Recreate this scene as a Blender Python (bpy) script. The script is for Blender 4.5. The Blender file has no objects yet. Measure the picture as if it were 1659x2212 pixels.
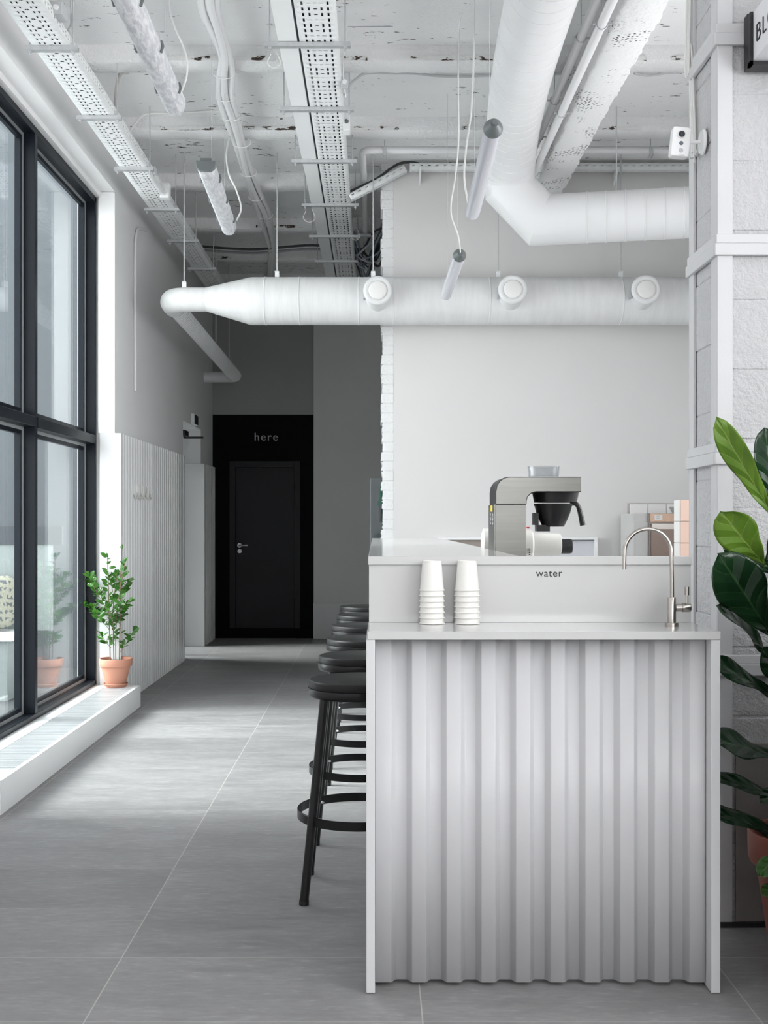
import bpy, bmesh, math, random
from mathutils import Vector, Matrix
R = random.Random(7)
PI = math.pi
sc = bpy.context.scene
COL = sc.collection
# ---------------------------------------------------------------- survey of the photograph
F, CX, CY, H = 2500.0, 811.0, 1131.0, 1.32      # focal length in px, vanishing point, eye height
def X(px, Y): return (px - CX) / F * Y
def Z(py, Y): return H - (py - CY) / F * Y
def P(px, py, Y): return Vector((X(px, Y), Y, Z(py, Y)))
def PZ(px, py, z):                               # point of the horizontal plane z seen at a pixel
    Y = (z - H) * F / (CY - py)
    return Vector((X(px, Y), Y, z))

# ---------------------------------------------------------------- materials
MATS = {}
def principled(name):
    m = bpy.data.materials.new(name); m.use_nodes = True
    nt = m.node_tree
    return m, nt, nt.nodes['Principled BSDF']
def N(nt, t, **kw):
    n = nt.nodes.new(t)
    for k, v in kw.items(): setattr(n, k, v)
    return n
def math_(nt, op, a, b=None, c=None):
    n = N(nt, 'ShaderNodeMath', operation=op)
    for i, v in enumerate((a, b, c)):
        if v is None: continue
        if isinstance(v, (int, float)): n.inputs[i].default_value = v
        else: nt.links.new(v, n.inputs[i])
    return n.outputs[0]
def mixc(nt, fac, a, b, blend='MIX'):
    n = N(nt, 'ShaderNodeMix', data_type='RGBA', blend_type=blend)
    if isinstance(fac, (int, float)): n.inputs[0].default_value = fac
    else: nt.links.new(fac, n.inputs[0])
    for i, v in ((6, a), (7, b)):
        if isinstance(v, tuple): n.inputs[i].default_value = (*v, 1) if len(v) == 3 else v
        else: nt.links.new(v, n.inputs[i])
    return n.outputs[2]
def noise(nt, co, scale, detail=4, rough=.55, sc3=None):
    if sc3:
        mp = N(nt, 'ShaderNodeMapping'); mp.inputs['Scale'].default_value = sc3
        nt.links.new(co, mp.inputs[0]); co = mp.outputs[0]
    n = N(nt, 'ShaderNodeTexNoise'); n.inputs['Scale'].default_value = scale
    n.inputs['Detail'].default_value = detail; n.inputs['Roughness'].default_value = rough
    nt.links.new(co, n.inputs['Vector'])
    return n.outputs[0]
def ramp(nt, v, a, b, ca=0., cb=1.):
    n = N(nt, 'ShaderNodeMapRange'); n.clamp = True
    nt.links.new(v, n.inputs[0])
    for i, q in zip((1, 2, 3, 4), (a, b, ca, cb)): n.inputs[i].default_value = q
    return n.outputs[0]
def bump(nt, bs, h, strength=.3, dist=.01):
    n = N(nt, 'ShaderNodeBump'); n.inputs['Strength'].default_value = strength; n.inputs['Distance'].default_value = dist
    nt.links.new(h, n.inputs['Height']); nt.links.new(n.outputs[0], bs.inputs['Normal'])
def coords(nt): return N(nt, 'ShaderNodeTexCoord').outputs['Object']
def simple(name, col, rough=.5, metal=0., spec=.5, var=0., vscale=6., bmp=0., bscale=80., bdist=.004, sc3=None):
    m, nt, bs = principled(name)
    bs.inputs['Base Color'].default_value = (*col, 1)
    bs.inputs['Roughness'].default_value = rough; bs.inputs['Metallic'].default_value = metal
    bs.inputs['Specular IOR Level'].default_value = spec
    co = coords(nt)
    n1 = noise(nt, co, vscale, 4, sc3=sc3)
    k = ramp(nt, n1, .3, .7, 1 - var, 1 + var * .3)
    mul = N(nt, 'ShaderNodeVectorMath', operation='SCALE'); mul.inputs[0].default_value = col
    nt.links.new(k, mul.inputs['Scale']); nt.links.new(mul.outputs[0], bs.inputs['Base Color'])
    if bmp: bump(nt, bs, noise(nt, co, bscale, 3), bmp, bdist)
    MATS[name] = m
    return m
WHITE = simple('white_paint', (.80, .80, .80), .55, var=.03, vscale=2, bmp=.15, bscale=60)
WALLW = simple('wall_plaster', (.79, .785, .785), .75, var=.035, vscale=1.5, bmp=.12, bscale=25)
PANEL = simple('white_lacquer', (.86, .862, .865), .3, var=.012, vscale=3)
SLABW = simple('solid_surface', (.53, .53, .525), .12, var=.01, vscale=3, spec=.6)
ENDB = simple('end_board_white', (.70, .70, .70), .45, var=.012, vscale=3)
BARP = simple('bar_side_lacquer', (.60, .605, .61), .3, var=.012, vscale=3)
CORR = simple('coated_profile_sheet', (.56, .56, .57), .38, var=.015, vscale=2)
GREYW = simple('grey_plaster', (.60, .605, .59), .8, var=.05, vscale=1.3, bmp=.1, bscale=30)
GREYD = simple('dark_grey_plaster', (.33, .335, .325), .8, var=.05, vscale=1.3)
BLACKW = simple('black_wall_paint', (.005, .005, .006), .8, spec=.15, var=.1, vscale=2)
BLACKD = simple('black_door_paint', (.021, .021, .024), .55, spec=.25, var=.08, vscale=3)
LETTER = simple('grey_lettering', (.42, .42, .43), .6)
INK = simple('black_ink', (.015, .015, .017), .6)
FRAME = simple('anthracite_frame', (.010, .013, .018), .35, spec=.12, var=.1, vscale=4)
SILVER = simple('silver_bead', (.55, .57, .58), .35, metal=.6)
GRILLE = simple('aluminium_grille', (.60, .62, .64), .38, metal=.55, var=.08, vscale=9)
GALV = simple('galvanised_steel', (.62, .63, .64), .42, metal=.6, var=.12, vscale=30)
TRAY = simple('painted_tray', (.82, .83, .83), .38, var=.02)
CABLED = simple('dark_cable', (.05, .053, .058), .6, var=.3, vscale=20)
CABLEG = simple('grey_cable', (.3, .31, .33), .5)
CABLEW = simple('white_cable', (.78, .78, .76), .45)
STOOLB = simple('black_stool_coat', (.007, .007, .008), .3, spec=.35, var=.1, vscale=8)
STOOLS = simple('black_stool_cushion', (.009, .009, .0095), .45, spec=.3, bmp=.06, bscale=400, bdist=.001)
STEEL = simple('brushed_steel', (.22, .22, .205), .3, metal=.9, var=.1, vscale=60, sc3=(.05, 1, 1), bmp=.04, bscale=300)
NICKEL = simple('brushed_nickel', (.46, .43, .40), .24, metal=1., var=.06, vscale=90)
CHROME = simple('chrome', (.7, .7, .72), .12, metal=1.)
BLACKP = simple('black_plastic', (.009, .009, .01), .4)
GREYP = simple('grey_green_plastic', (.13, .145, .145), .45)
CREAM = simple('cream_enamel', (.76, .75, .71), .35, var=.02)
PAPER = simple('white_paper', (.76, .75, .72), .6, var=.01)
TERRA = simple('terracotta', (.50, .235, .16), .8, var=.10, vscale=7, bmp=.15, bscale=60)
TERRAD = simple('dark_terracotta', (.33, .10, .065), .55, var=.15, vscale=9)  # darker, redder terracotta for the fig pot
SOIL = simple('soil', (.045, .035, .028), .9, var=.5, vscale=60, bmp=1, bscale=60, bdist=.02)
BARK = simple('bark', (.18, .12, .07), .8, var=.3, vscale=40)
GSTEM = simple('green_stem', (.12, .2, .05), .6)
WARMT = simple('pink_tile', (.80, .58, .48), .35)  # pink in the tile colour stands in for warm light on the front
WTILE = simple('white_tile', (.78, .765, .75), .25)
GROUT = simple('tile_grout', (.42, .39, .37), .8)
COPPER = simple('warm_steel', (.46, .32, .24), .33, metal=.85, var=.1, vscale=20)
BROWND = simple('brown_glass_door', (.26, .195, .165), .3, metal=.5)
CABG = simple('grey_cabinet', (.56, .55, .54), .5)
BROWNP = simple('brown_panel', (.34, .29, .26), .6)
GREENC = simple('green_cloth', (.01, .16, .09), .8)
EXITG = simple('exit_panel', (.012, .03, .02), .4)
YELLOW = simple('yellow_label', (.7, .55, .05), .5)
REDL = simple('red_detail', (.6, .03, .02), .5)
SACK = None
OUTW = simple('outdoor_render', (.085, .095, .105), .8, var=.06, vscale=.6)
OUTG = simple('outdoor_paving', (.62, .62, .62), .85, var=.08, vscale=1.5)
DARKP = simple('dark_blue_panel', (.035, .042, .05), .4)
BENCHG = simple('grey_green_panel', (.22, .25, .25), .5)

def foil():
    m, nt, bs = principled('wrapped_lamp_plastic')
    co = coords(nt)
    n1 = noise(nt, co, 55, 5, .65, (1, .3, 1))
    nt.links.new(mixc(nt, ramp(nt, n1, .42, .60), (.58, .59, .62), (.80, .80, .82)), bs.inputs['Base Color'])
    bs.inputs['Roughness'].default_value = .3
    bump(nt, bs, n1, .9, .01)
    return m
FOIL = foil()
def glass(name, tint=(.93, .96, .96), ior=1.5, rough=0.0):
    m = bpy.data.materials.new(name); m.use_nodes = True
    nt = m.node_tree; nt.nodes.clear()
    o = N(nt, 'ShaderNodeOutputMaterial'); mx = N(nt, 'ShaderNodeMixShader')
    fr = N(nt, 'ShaderNodeFresnel')
    ge = N(nt, 'ShaderNodeNewGeometry')                    # thin pane: same reflectance on both of its faces
    nt.links.new(ramp(nt, ge.outputs['Backfacing'], 0, 1, ior, 1 / ior), fr.inputs[0])
    tr = N(nt, 'ShaderNodeBsdfTransparent'); tr.inputs[0].default_value = (*tint, 1)
    gl = N(nt, 'ShaderNodeBsdfGlossy'); gl.inputs['Roughness'].default_value = rough
    nt.links.new(fr.outputs[0], mx.inputs[0]); nt.links.new(tr.outputs[0], mx.inputs[1])
    nt.links.new(gl.outputs[0], mx.inputs[2]); nt.links.new(mx.outputs[0], o.inputs[0])
    return m
GLASS = glass('window_glass')
CLEAR = glass('clear_plastic', (.86, .87, .88), 1.45, .05)
def lamp_tube():
    m, nt, bs = principled('milky_lamp_tube')
    bs.inputs['Base Color'].default_value = (.62, .62, .66, 1); bs.inputs['Roughness'].default_value = .22
    co = coords(nt)
    nt.links.new(mixc(nt, ramp(nt, noise(nt, co, 18, 4, .6, (1, .3, 1)), .6, .7), (.60, .60, .65), (.72, .72, .75)), bs.inputs['Base Color'])
    return m
LTUBE = lamp_tube()

def floor_mat():
    m, nt, bs = principled('concrete_tile')
    co = coords(nt)
    s = N(nt, 'ShaderNodeSeparateXYZ'); nt.links.new(co, s.inputs[0])
    fx = math_(nt, 'FRACT', math_(nt, 'DIVIDE', math_(nt, 'ADD', s.outputs[0], .7716 + .897 * 20), .897))
    fy = math_(nt, 'FRACT', math_(nt, 'DIVIDE', math_(nt, 'ADD', s.outputs[1], -3.067 + .4525 * 40), .4525))
    ex = math_(nt, 'MULTIPLY', math_(nt, 'MINIMUM', fx, math_(nt, 'SUBTRACT', 1., fx)), .897)
    ey = math_(nt, 'MULTIPLY', math_(nt, 'MINIMUM', fy, math_(nt, 'SUBTRACT', 1., fy)), .4525)
    e = math_(nt, 'MINIMUM', ex, math_(nt, 'MULTIPLY', ey, 1.9))
    line = ramp(nt, e, .0012, .0024, 1., 0.)
    ix = math_(nt, 'FLOOR', math_(nt, 'DIVIDE', math_(nt, 'ADD', s.outputs[0], .7716 + .897 * 20), .897))
    iy = math_(nt, 'FLOOR', math_(nt, 'DIVIDE', math_(nt, 'ADD', s.outputs[1], -3.067 + .4525 * 40), .4525))
    cb = N(nt, 'ShaderNodeCombineXYZ'); nt.links.new(ix, cb.inputs[0]); nt.links.new(iy, cb.inputs[1])
    wn = N(nt, 'ShaderNodeTexWhiteNoise'); nt.links.new(cb.outputs[0], wn.inputs['Vector'])
    sh = N(nt, 'ShaderNodeVectorMath', operation='SCALE'); nt.links.new(wn.outputs['Color'], sh.inputs[0]); sh.inputs['Scale'].default_value = 7.
    ad = N(nt, 'ShaderNodeVectorMath', operation='ADD'); nt.links.new(co, ad.inputs[0]); nt.links.new(sh.outputs[0], ad.inputs[1])
    n1 = noise(nt, ad.outputs[0], 2.2, 6, .6, (.8, 1.8, 1))
    n2 = noise(nt, ad.outputs[0], 9, 7, .7, (.35, 2.2, 1))
    n3 = noise(nt, co, 120, 3, .6)
    base = mixc(nt, ramp(nt, n1, .3, .7), (.160, .157, .158), (.238, .235, .238))
    base = mixc(nt, ramp(nt, n2, .35, .75, 0., .45), base, (.285, .281, .283))
    base = mixc(nt, ramp(nt, n2, .36, .2, 0., .5), base, (.118, .115, .117))
    n4 = noise(nt, ad.outputs[0], 34, 6, .7, (.5, 1.6, 1))
    base = mixc(nt, ramp(nt, n4, .40, .66, 0., .42), base, (.125, .122, .124))
    base = mixc(nt, ramp(nt, n4, .42, .30, 0., .4), base, (.31, .307, .308))
    tv = ramp(nt, wn.outputs['Value'], 0, 1, 1.13, 1.30)
    sc_ = N(nt, 'ShaderNodeVectorMath', operation='SCALE'); nt.links.new(base, sc_.inputs[0]); nt.links.new(tv, sc_.inputs['Scale'])
    base = mixc(nt, ramp(nt, n3, .62, .8, 0, .3), sc_.outputs[0], (.1, .1, .1))
    nt.links.new(mixc(nt, line, base, (.42, .41, .385)), bs.inputs['Base Color'])
    nt.links.new(ramp(nt, n2, .3, .7, .42, .58), bs.inputs['Roughness'])
    bump(nt, bs, n2, .05, .003)
    return m
FLOOR = floor_mat()

def pitted(name, col, pit=(.05, .042, .036), thr=.70, lines=False, holes=False, rustic=.5, bd=.02):
    m, nt, bs = principled(name)
    co = coords(nt)
    n0 = noise(nt, co, 1.6, 4)
    n1 = noise(nt, co, 26, 5, .65, (.45, 1.3, 1))
    n2 = noise(nt, co, 2.3, 3)
    patch = ramp(nt, n2, .42, .62, -.05, .055)
    v = math_(nt, 'ADD', n1, patch)
    mask = ramp(nt, v, thr, thr + .025)
    base = mixc(nt, ramp(nt, n0, .3, .7), tuple(c * .93 for c in col), col)
    if holes:
        s = N(nt, 'ShaderNodeSeparateXYZ'); nt.links.new(co, s.inputs[0])
        vo = N(nt, 'ShaderNodeTexVoronoi'); vo.inputs['Scale'].default_value = 60; vo.inputs['Randomness'].default_value = .55
        mp = N(nt, 'ShaderNodeMapping'); mp.inputs['Scale'].default_value = (1, .7, 1)
        nt.links.new(co, mp.inputs[0]); nt.links.new(mp.outputs[0], vo.inputs['Vector'])
        dots = ramp(nt, vo.outputs['Distance'], .24, .32, 1., 0.)
        area = ramp(nt, noise(nt, co, 3.2, 3, .6), .52, .58)
        mask = math_(nt, 'MAXIMUM', mask, math_(nt, 'MULTIPLY', dots, area))
    nt.links.new(mixc(nt, mask, base, pit), bs.inputs['Base Color'])
    bs.inputs['Roughness'].default_value = .8
    h = math_(nt, 'SUBTRACT', math_(nt, 'ADD', math_(nt, 'MULTIPLY', noise(nt, co, 38, 5, .65), rustic), math_(nt, 'MULTIPLY', noise(nt, co, 7, 4), .5)), mask)
    bump(nt, bs, h, .55, bd)
    return m
SLAB = pitted('board_marked_concrete', (.86, .86, .86), thr=.65, bd=.02)
RIB = pitted('rough_rib_concrete', (.88, .88, .88), thr=.70, rustic=1.3, bd=.03)
BEAM = pitted('holed_beam_concrete', (.88, .88, .875), thr=.74, holes=True, rustic=1.2, bd=.02)
CRACK = pitted('rusty_joint', (.80, .80, .79), pit=(.05, .03, .02), thr=.55, rustic=.8)
MASON = pitted('painted_masonry', (.63, .63, .64), pit=(.2, .2, .2), thr=.83, rustic=1.5, bd=.04)
STRAP = pitted('painted_angle_iron', (.63, .63, .64), pit=(.35, .35, .35), thr=.85, rustic=.25, bd=.006)
BRICKE = pitted('painted_brick_end', (.82, .82, .82), pit=(.25, .12, .08), thr=.80, rustic=1., bd=.02)
def duct_mat(name, stretch):
    m, nt, bs = principled(name)
    co = coords(nt)
    n1 = noise(nt, co, 22, 5, .6, stretch)
    nt.links.new(mixc(nt, ramp(nt, n1, .35, .65), (.70, .70, .70), (.755, .755, .75)), bs.inputs['Base Color'])
    bs.inputs['Roughness'].default_value = .48
    bump(nt, bs, n1, .28, .008)
    return m
DUCT = duct_mat('painted_duct', (1, .15, .15))
DUCTS = simple('smooth_painted_duct', (.76, .76, .765), .38, var=.02, vscale=3)

def leaf_mat(name, c1, c2, vein, transl=.25, rough=.32):
    m, nt, bs = principled(name)
    uv = N(nt, 'ShaderNodeUVMap'); s = N(nt, 'ShaderNodeSeparateXYZ'); nt.links.new(uv.outputs[0], s.inputs[0])
    u = math_(nt, 'ABSOLUTE', math_(nt, 'SUBTRACT', s.outputs[0], .5))
    mid = ramp(nt, u, .012, .03, 1., 0.)
    t = math_(nt, 'SUBTRACT', s.outputs[1], math_(nt, 'MULTIPLY', u, .55))
    fr = math_(nt, 'FRACT', math_(nt, 'ADD', math_(nt, 'MULTIPLY', t, 4.6), math_(nt, 'MULTIPLY', math_(nt, 'MULTIPLY', u, u), 1.5)))
    lat = ramp(nt, math_(nt, 'ABSOLUTE', math_(nt, 'SUBTRACT', fr, .5)), .015, .035, .6, 0.)
    vm = math_(nt, 'MAXIMUM', mid, lat)
    n1 = noise(nt, coords(nt), 12, 3)
    base = mixc(nt, ramp(nt, n1, .3, .7), c1, c2)
    nt.links.new(mixc(nt, vm, base, vein), bs.inputs['Base Color'])
    bs.inputs['Roughness'].default_value = rough
    bump(nt, bs, math_(nt, 'ADD', math_(nt, 'MULTIPLY', ramp(nt, math_(nt, 'ABSOLUTE', math_(nt, 'SUBTRACT', fr, .5)), 0, .5), 1.), n1), .35, .012)
    tl = N(nt, 'ShaderNodeBsdfTranslucent'); tl.inputs[0].default_value = (*[min(1, c * 1.6) for c in c2], 1)
    mx = N(nt, 'ShaderNodeMixShader'); mx.inputs[0].default_value = transl
    nt.links.new(bs.outputs[0], mx.inputs[1]); nt.links.new(tl.outputs[0], mx.inputs[2])
    nt.links.new(mx.outputs[0], nt.nodes['Material Output'].inputs[0])
    return m
FIGD = leaf_mat('fig_leaf_dark', (.006, .026, .009), (.012, .044, .015), (.03, .075, .025), .08, .24)
FIGL = leaf_mat('fig_leaf_young', (.10, .20, .02), (.16, .28, .035), (.26, .36, .09), .28, .4)
FICUS = leaf_mat('ficus_leaf', (.018, .085, .014), (.06, .19, .025), (.09, .24, .05), .25, .25)
def sack_mat():
    m, nt, bs = principled('printed_burlap')
    co = coords(nt); s = N(nt, 'ShaderNodeSeparateXYZ'); nt.links.new(co, s.inputs[0])
    row = ramp(nt, math_(nt, 'ABSOLUTE', math_(nt, 'SUBTRACT', math_(nt, 'FRACT', math_(nt, 'MULTIPLY', s.outputs[2], 17.)), .5)), .24, .3, 1., 0.)
    n1 = ramp(nt, noise(nt, co, 48, 1, .5, (1, 1, .55)), .5, .54)
    nt.links.new(mixc(nt, math_(nt, 'MULTIPLY', math_(nt, 'MULTIPLY', row, n1), .75), (.26, .26, .21), (.03, .04, .07)), bs.inputs['Base Color'])
    bs.inputs['Roughness'].default_value = .95
    bump(nt, bs, noise(nt, co, 200, 2), .4, .004)
    return m
SACK = sack_mat()

# ---------------------------------------------------------------- mesh builder
class MB:
    def __init__(s): s.bm = bmesh.new()
    def box(s, x0, x1, y0, y1, z0, z1):
        v = [s.bm.verts.new((x, y, z)) for x in (x0, x1) for y in (y0, y1) for z in (z0, z1)]
        for f in ((0, 1, 3, 2), (4, 6, 7, 5), (0, 4, 5, 1), (2, 3, 7, 6), (0, 2, 6, 4), (1, 5, 7, 3)):
            s.bm.faces.new([v[i] for i in f])
        return s
    def tube(s, pts, r, seg=12, closed=False, cap=True, twist=None):
        pts = [Vector(p) for p in pts]; n = len(pts)
        rr = r if isinstance(r, (list, tuple)) else [r] * n
        rings = []; up = None
        for i, p in enumerate(pts):
            if closed: a = pts[i - 1]; b = pts[(i + 1) % n]
            else: a = pts[max(i - 1, 0)]; b = pts[min(i + 1, n - 1)]
            t1 = (p - a); t2 = (b - p)
            if t1.length < 1e-9: t1 = t2
            if t2.length < 1e-9: t2 = t1
            t1n = t1.normalized(); t2n = t2.normalized()
            t = (t1n + t2n)
            t = t.normalized() if t.length > 1e-6 else t1n
            if up is None:
                up = Vector((0, 0, 1)) if abs(t.z) < .9 else Vector((1, 0, 0))
            u = (up - t * up.dot(t)).normalized(); up = u
            w = t.cross(u)
            ca = max(.35, math.sqrt(max(0, (1 + t1n.dot(t2n)) / 2)))
            bend = (t2n - t1n)
            ring = []
            for k in range(seg):
                a_ = 2 * PI * k / seg
                d = u * math.cos(a_) + w * math.sin(a_)
                if bend.length > .2:                      # mitre
                    bn = bend.normalized()
                    d = d + bn * d.dot(bn) * (1 / ca - 1)
                ring.append(s.bm.verts.new(p + d * rr[i]))
            rings.append(ring)
        m = n if closed else n - 1
        for i in range(m):
            A, B = rings[i], rings[(i + 1) % n]
            for k in range(seg):
                s.bm.faces.new((A[k], A[(k + 1) % seg], B[(k + 1) % seg], B[k]))
        if cap and not closed:
            s.bm.faces.new(list(reversed(rings[0]))); s.bm.faces.new(rings[-1])
        return s
    def lathe(s, prof, o=(0, 0, 0), seg=32, axis='Z'):
        o = Vector(o); rings = []
        for r, h in prof:
            if r < 1e-6:
                rings.append([s.bm.verts.new(s._ax(0, 0, h, axis) + o)]); continue
            rings.append([s.bm.verts.new(s._ax(r * math.cos(2 * PI * k / seg), r * math.sin(2 * PI * k / seg), h, axis) + o) for k in range(seg)])
        for A, B in zip(rings, rings[1:]):
            for k in range(seg):
                a, b, c, d = A[k % len(A)], A[(k + 1) % len(A)], B[(k + 1) % len(B)], B[k % len(B)]
                q = []
                for v in (a, b, c, d):
                    if v not in q: q.append(v)
                if len(q) > 2: s.bm.faces.new(q)
        return s
    def _ax(s, a, b, h, axis):
        return Vector((a, b, h)) if axis == 'Z' else (Vector((a, h, b)) if axis == 'Y' else Vector((h, a, b)))
    def prism(s, pts, a0, a1, axis='Y'):                   # outline in the plane across the axis, extruded along it
        def mk(p, q): return {'Y': (p[0], q, p[1]), 'Z': (p[0], p[1], q), 'X': (q, p[0], p[1])}[axis]
        A = [s.bm.verts.new(mk(p, a0)) for p in pts]; B = [s.bm.verts.new(mk(p, a1)) for p in pts]
        n = len(pts)
        s.bm.faces.new(A); s.bm.faces.new(list(reversed(B)))
        for i in range(n): s.bm.faces.new((A[i], B[i], B[(i + 1) % n], A[(i + 1) % n]))
        return s
    def blob(s, o, r, sub=3, fn=None):
        g = bmesh.ops.create_icosphere(s.bm, subdivisions=sub, radius=1)
        for v in g['verts']:
            c = v.co.copy()
            if fn: c = fn(c)
            v.co = Vector((c.x * r[0], c.y * r[1], c.z * r[2])) + Vector(o)
        return s
    def sheet(s, nu, nv, fn, uv=False):
        lay = s.bm.loops.layers.uv.verify() if uv else None
        V = [[s.bm.verts.new(fn(i / nu, j / nv)) for j in range(nv + 1)] for i in range(nu + 1)]
        for i in range(nu):
            for j in range(nv):
                f = s.bm.faces.new((V[i][j], V[i + 1][j], V[i + 1][j + 1], V[i][j + 1]))
                if uv:
                    for l, (a, b) in zip(f.loops, ((i, j), (i + 1, j), (i + 1, j + 1), (i, j + 1))): l[lay].uv = (a / nu, b / nv)
        return s
    def perf(s, ulen, v0, v1, period, holes, fn):          # perforated sheet: holes = (u0,u1,v0,v1) inside one period of v
        us = sorted({0., ulen} | {h[0] for h in holes} | {h[1] for h in holes})
        vs = sorted({0.} | {h[2] for h in holes} | {h[3] for h in holes})
        n = int((v1 - v0) / period)
        allv = [v0 + k * period + v for k in range(n) for v in vs] + [v0 + n * period]
        nv = len(vs)
        G = [[s.bm.verts.new(fn(u, v)) for v in allv] for u in us]
        for i in range(len(us) - 1):
            uc = (us[i] + us[i + 1]) / 2
            for j in range(len(allv) - 1):
                vc = (allv[j] + allv[j + 1]) / 2 - v0 - (j // nv) * period
                if any(h[0] < uc < h[1] and h[2] < vc < h[3] for h in holes): continue
                s.bm.faces.new((G[i][j], G[i + 1][j], G[i + 1][j + 1], G[i][j + 1]))
        return s
    def build(s, name, mat, parent=None, bevel=0., solid=0., angle=35, recalc=True, origin=None, rot=None):
        bm = s.bm
        if recalc: bmesh.ops.recalc_face_normals(bm, faces=bm.faces)
        a = math.radians(angle)
        for f in bm.faces: f.smooth = True
        for e in bm.edges:
            if len(e.link_faces) == 2 and e.calc_face_angle(0) > a: e.smooth = False
        if origin is not None: bmesh.ops.translate(bm, verts=bm.verts, vec=-Vector(origin))
        me = bpy.data.meshes.new(name); bm.to_mesh(me); bm.free()
        me.materials.append(mat)
        o = bpy.data.objects.new(name, me); COL.objects.link(o)
        if origin is not None: o.location = origin
        if parent: o.parent = parent
        if bevel:
            b = o.modifiers.new('edge', 'BEVEL'); b.width = bevel; b.segments = 2; b.limit_method = 'ANGLE'; b.angle_limit = math.radians(50)
            b.harden_normals = False
        if solid:
            b = o.modifiers.new('sheet', 'SOLIDIFY'); b.thickness = solid; b.offset = 0
        return o
def box(name, mat, parent, x0, x1, y0, y1, z0, z1, bevel=0.):
    return MB().box(x0, x1, y0, y1, z0, z1).build(name, mat, parent, bevel)
def tag(o, label, cat, group=None):
    o['label'] = label; o['category'] = cat
    if group: o['group'] = group
    return o
def struct(o, label=None):
    o['kind'] = 'structure'
    if label: o['label'] = label
    return o
def thing(name, label, cat, loc=(0, 0, 0), group=None, rz=0):
    o = bpy.data.objects.new(name, None); COL.objects.link(o)
    o.location = loc; o.rotation_euler = (0, 0, rz); o.empty_display_size = .1
    return tag(o, label, cat, group)
def dup(root, loc, label, rz=None):
    r = root.copy(); COL.objects.link(r); r.location = loc; r['label'] = label
    if rz is not None: r.rotation_euler = (0, 0, rz)
    for ch in list(root.children):
        c = ch.copy(); COL.objects.link(c); c.parent = r
        for g in list(ch.children):
            d = g.copy(); COL.objects.link(d); d.parent = c
    return r
def lettering(name, body, mat, parent, loc, width, rot=(PI / 2, 0, 0), bold=0., spacing=1., ext=.0006):
    cu = bpy.data.curves.new(name, 'FONT'); cu.body = body; cu.size = 1; cu.space_character = spacing; cu.offset = bold
    t = bpy.data.objects.new(name, cu); COL.objects.link(t)
    bpy.context.view_layer.update()
    dg = bpy.context.evaluated_depsgraph_get()
    me = bpy.data.meshes.new_from_object(t.evaluated_get(dg))
    COL.objects.unlink(t); bpy.data.objects.remove(t)
    xs = [v.co.x for v in me.vertices]; x0, x1 = min(xs), max(xs); k = width / (x1 - x0)
    for v in me.vertices: v.co = Vector(((v.co.x - x0) * k, v.co.y * k, v.co.z * k))
    me.name = name; me.materials.clear(); me.materials.append(mat)
    o = bpy.data.objects.new(name, me); COL.objects.link(o); o.parent = parent
    o.location = loc; o.rotation_euler = rot
    sm = o.modifiers.new('sheet', 'SOLIDIFY'); sm.thickness = ext; sm.offset = 1
    return o
def arc(c, r, a0, a1, n, e1, e2):
    c, e1, e2 = Vector(c), Vector(e1), Vector(e2)
    return [c + e1 * r * math.cos(a0 + (a1 - a0) * i / n) + e2 * r * math.sin(a0 + (a1 - a0) * i / n) for i in range(n + 1)]
def smooth(pts, n=6):                                      # Catmull-Rom through points
    pts = [Vector(p) for p in pts]; out = []
    for i in range(len(pts) - 1):
        p0, p1, p2, p3 = pts[max(i - 1, 0)], pts[i], pts[i + 1], pts[min(i + 2, len(pts) - 1)]
        for k in range(n):
            t = k / n
            out.append(.5 * ((2 * p1) + (-p0 + p2) * t + (2 * p0 - 5 * p1 + 4 * p2 - p3) * t * t + (-p0 + 3 * p1 - 3 * p2 + p3) * t ** 3))
    return out + [pts[-1]]

# ================================================================ ROOM SHELL
ZC, ZR = 4.10, 4.00            # slab and rib undersides
XL = -1.88                     # left wall plane
XG = -2.10                     # glass plane
XR = 2.7                       # right wall
YB = 13.36                     # wall with the black door
YP = 8.95                      # white partition
struct(box('floor', FLOOR, None, -2.35, 3.2, -3.5, 13.6, -.12, 0))
struct(box('ceiling', SLAB, None, -2.35, 3.2, -3.5, 13.6, ZC, ZC + .2))
ribm = MB()
def rough_band(m, x0, x1, y0, y1, z0, z1, step=.035, amp=.006):
    n = int((x1 - x0) / step)
    rows = []
    for i in range(n + 1):
        x = x0 + (x1 - x0) * i / n
        a = R.uniform(-amp, amp); b = R.uniform(-amp, amp); c = R.uniform(-amp, amp) * .5
        rows.append([m.bm.verts.new(q) for q in ((x, y0, z1), (x, y0 + a, z0 + .012), (x, y0 + .012 + a, z0 + c), (x, (y0 + y1) / 2, z0 - abs(c)), (x, y1 - .012 + b, z0 + c), (x, y1 + b, z0 + .012), (x, y1, z1))])
    for A, B in zip(rows, rows[1:]):
        for k in range(6): m.bm.faces.new((A[k], B[k], B[k + 1], A[k + 1]))
for i, y in enumerate((3.0, 4.25, 5.5, 6.72, 7.91, 9.19, 10.53, 11.75, 12.9)):
    m = MB(); rough_band(m, XL, (XR if y != 9.19 else .04), y, y + (.18 if i > 3 else .17), ZR, ZC)
    struct(m.build('trim_%d' % (i + 1), RIB, None, angle=60), 'rough white concrete rib across the ceiling')
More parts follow.
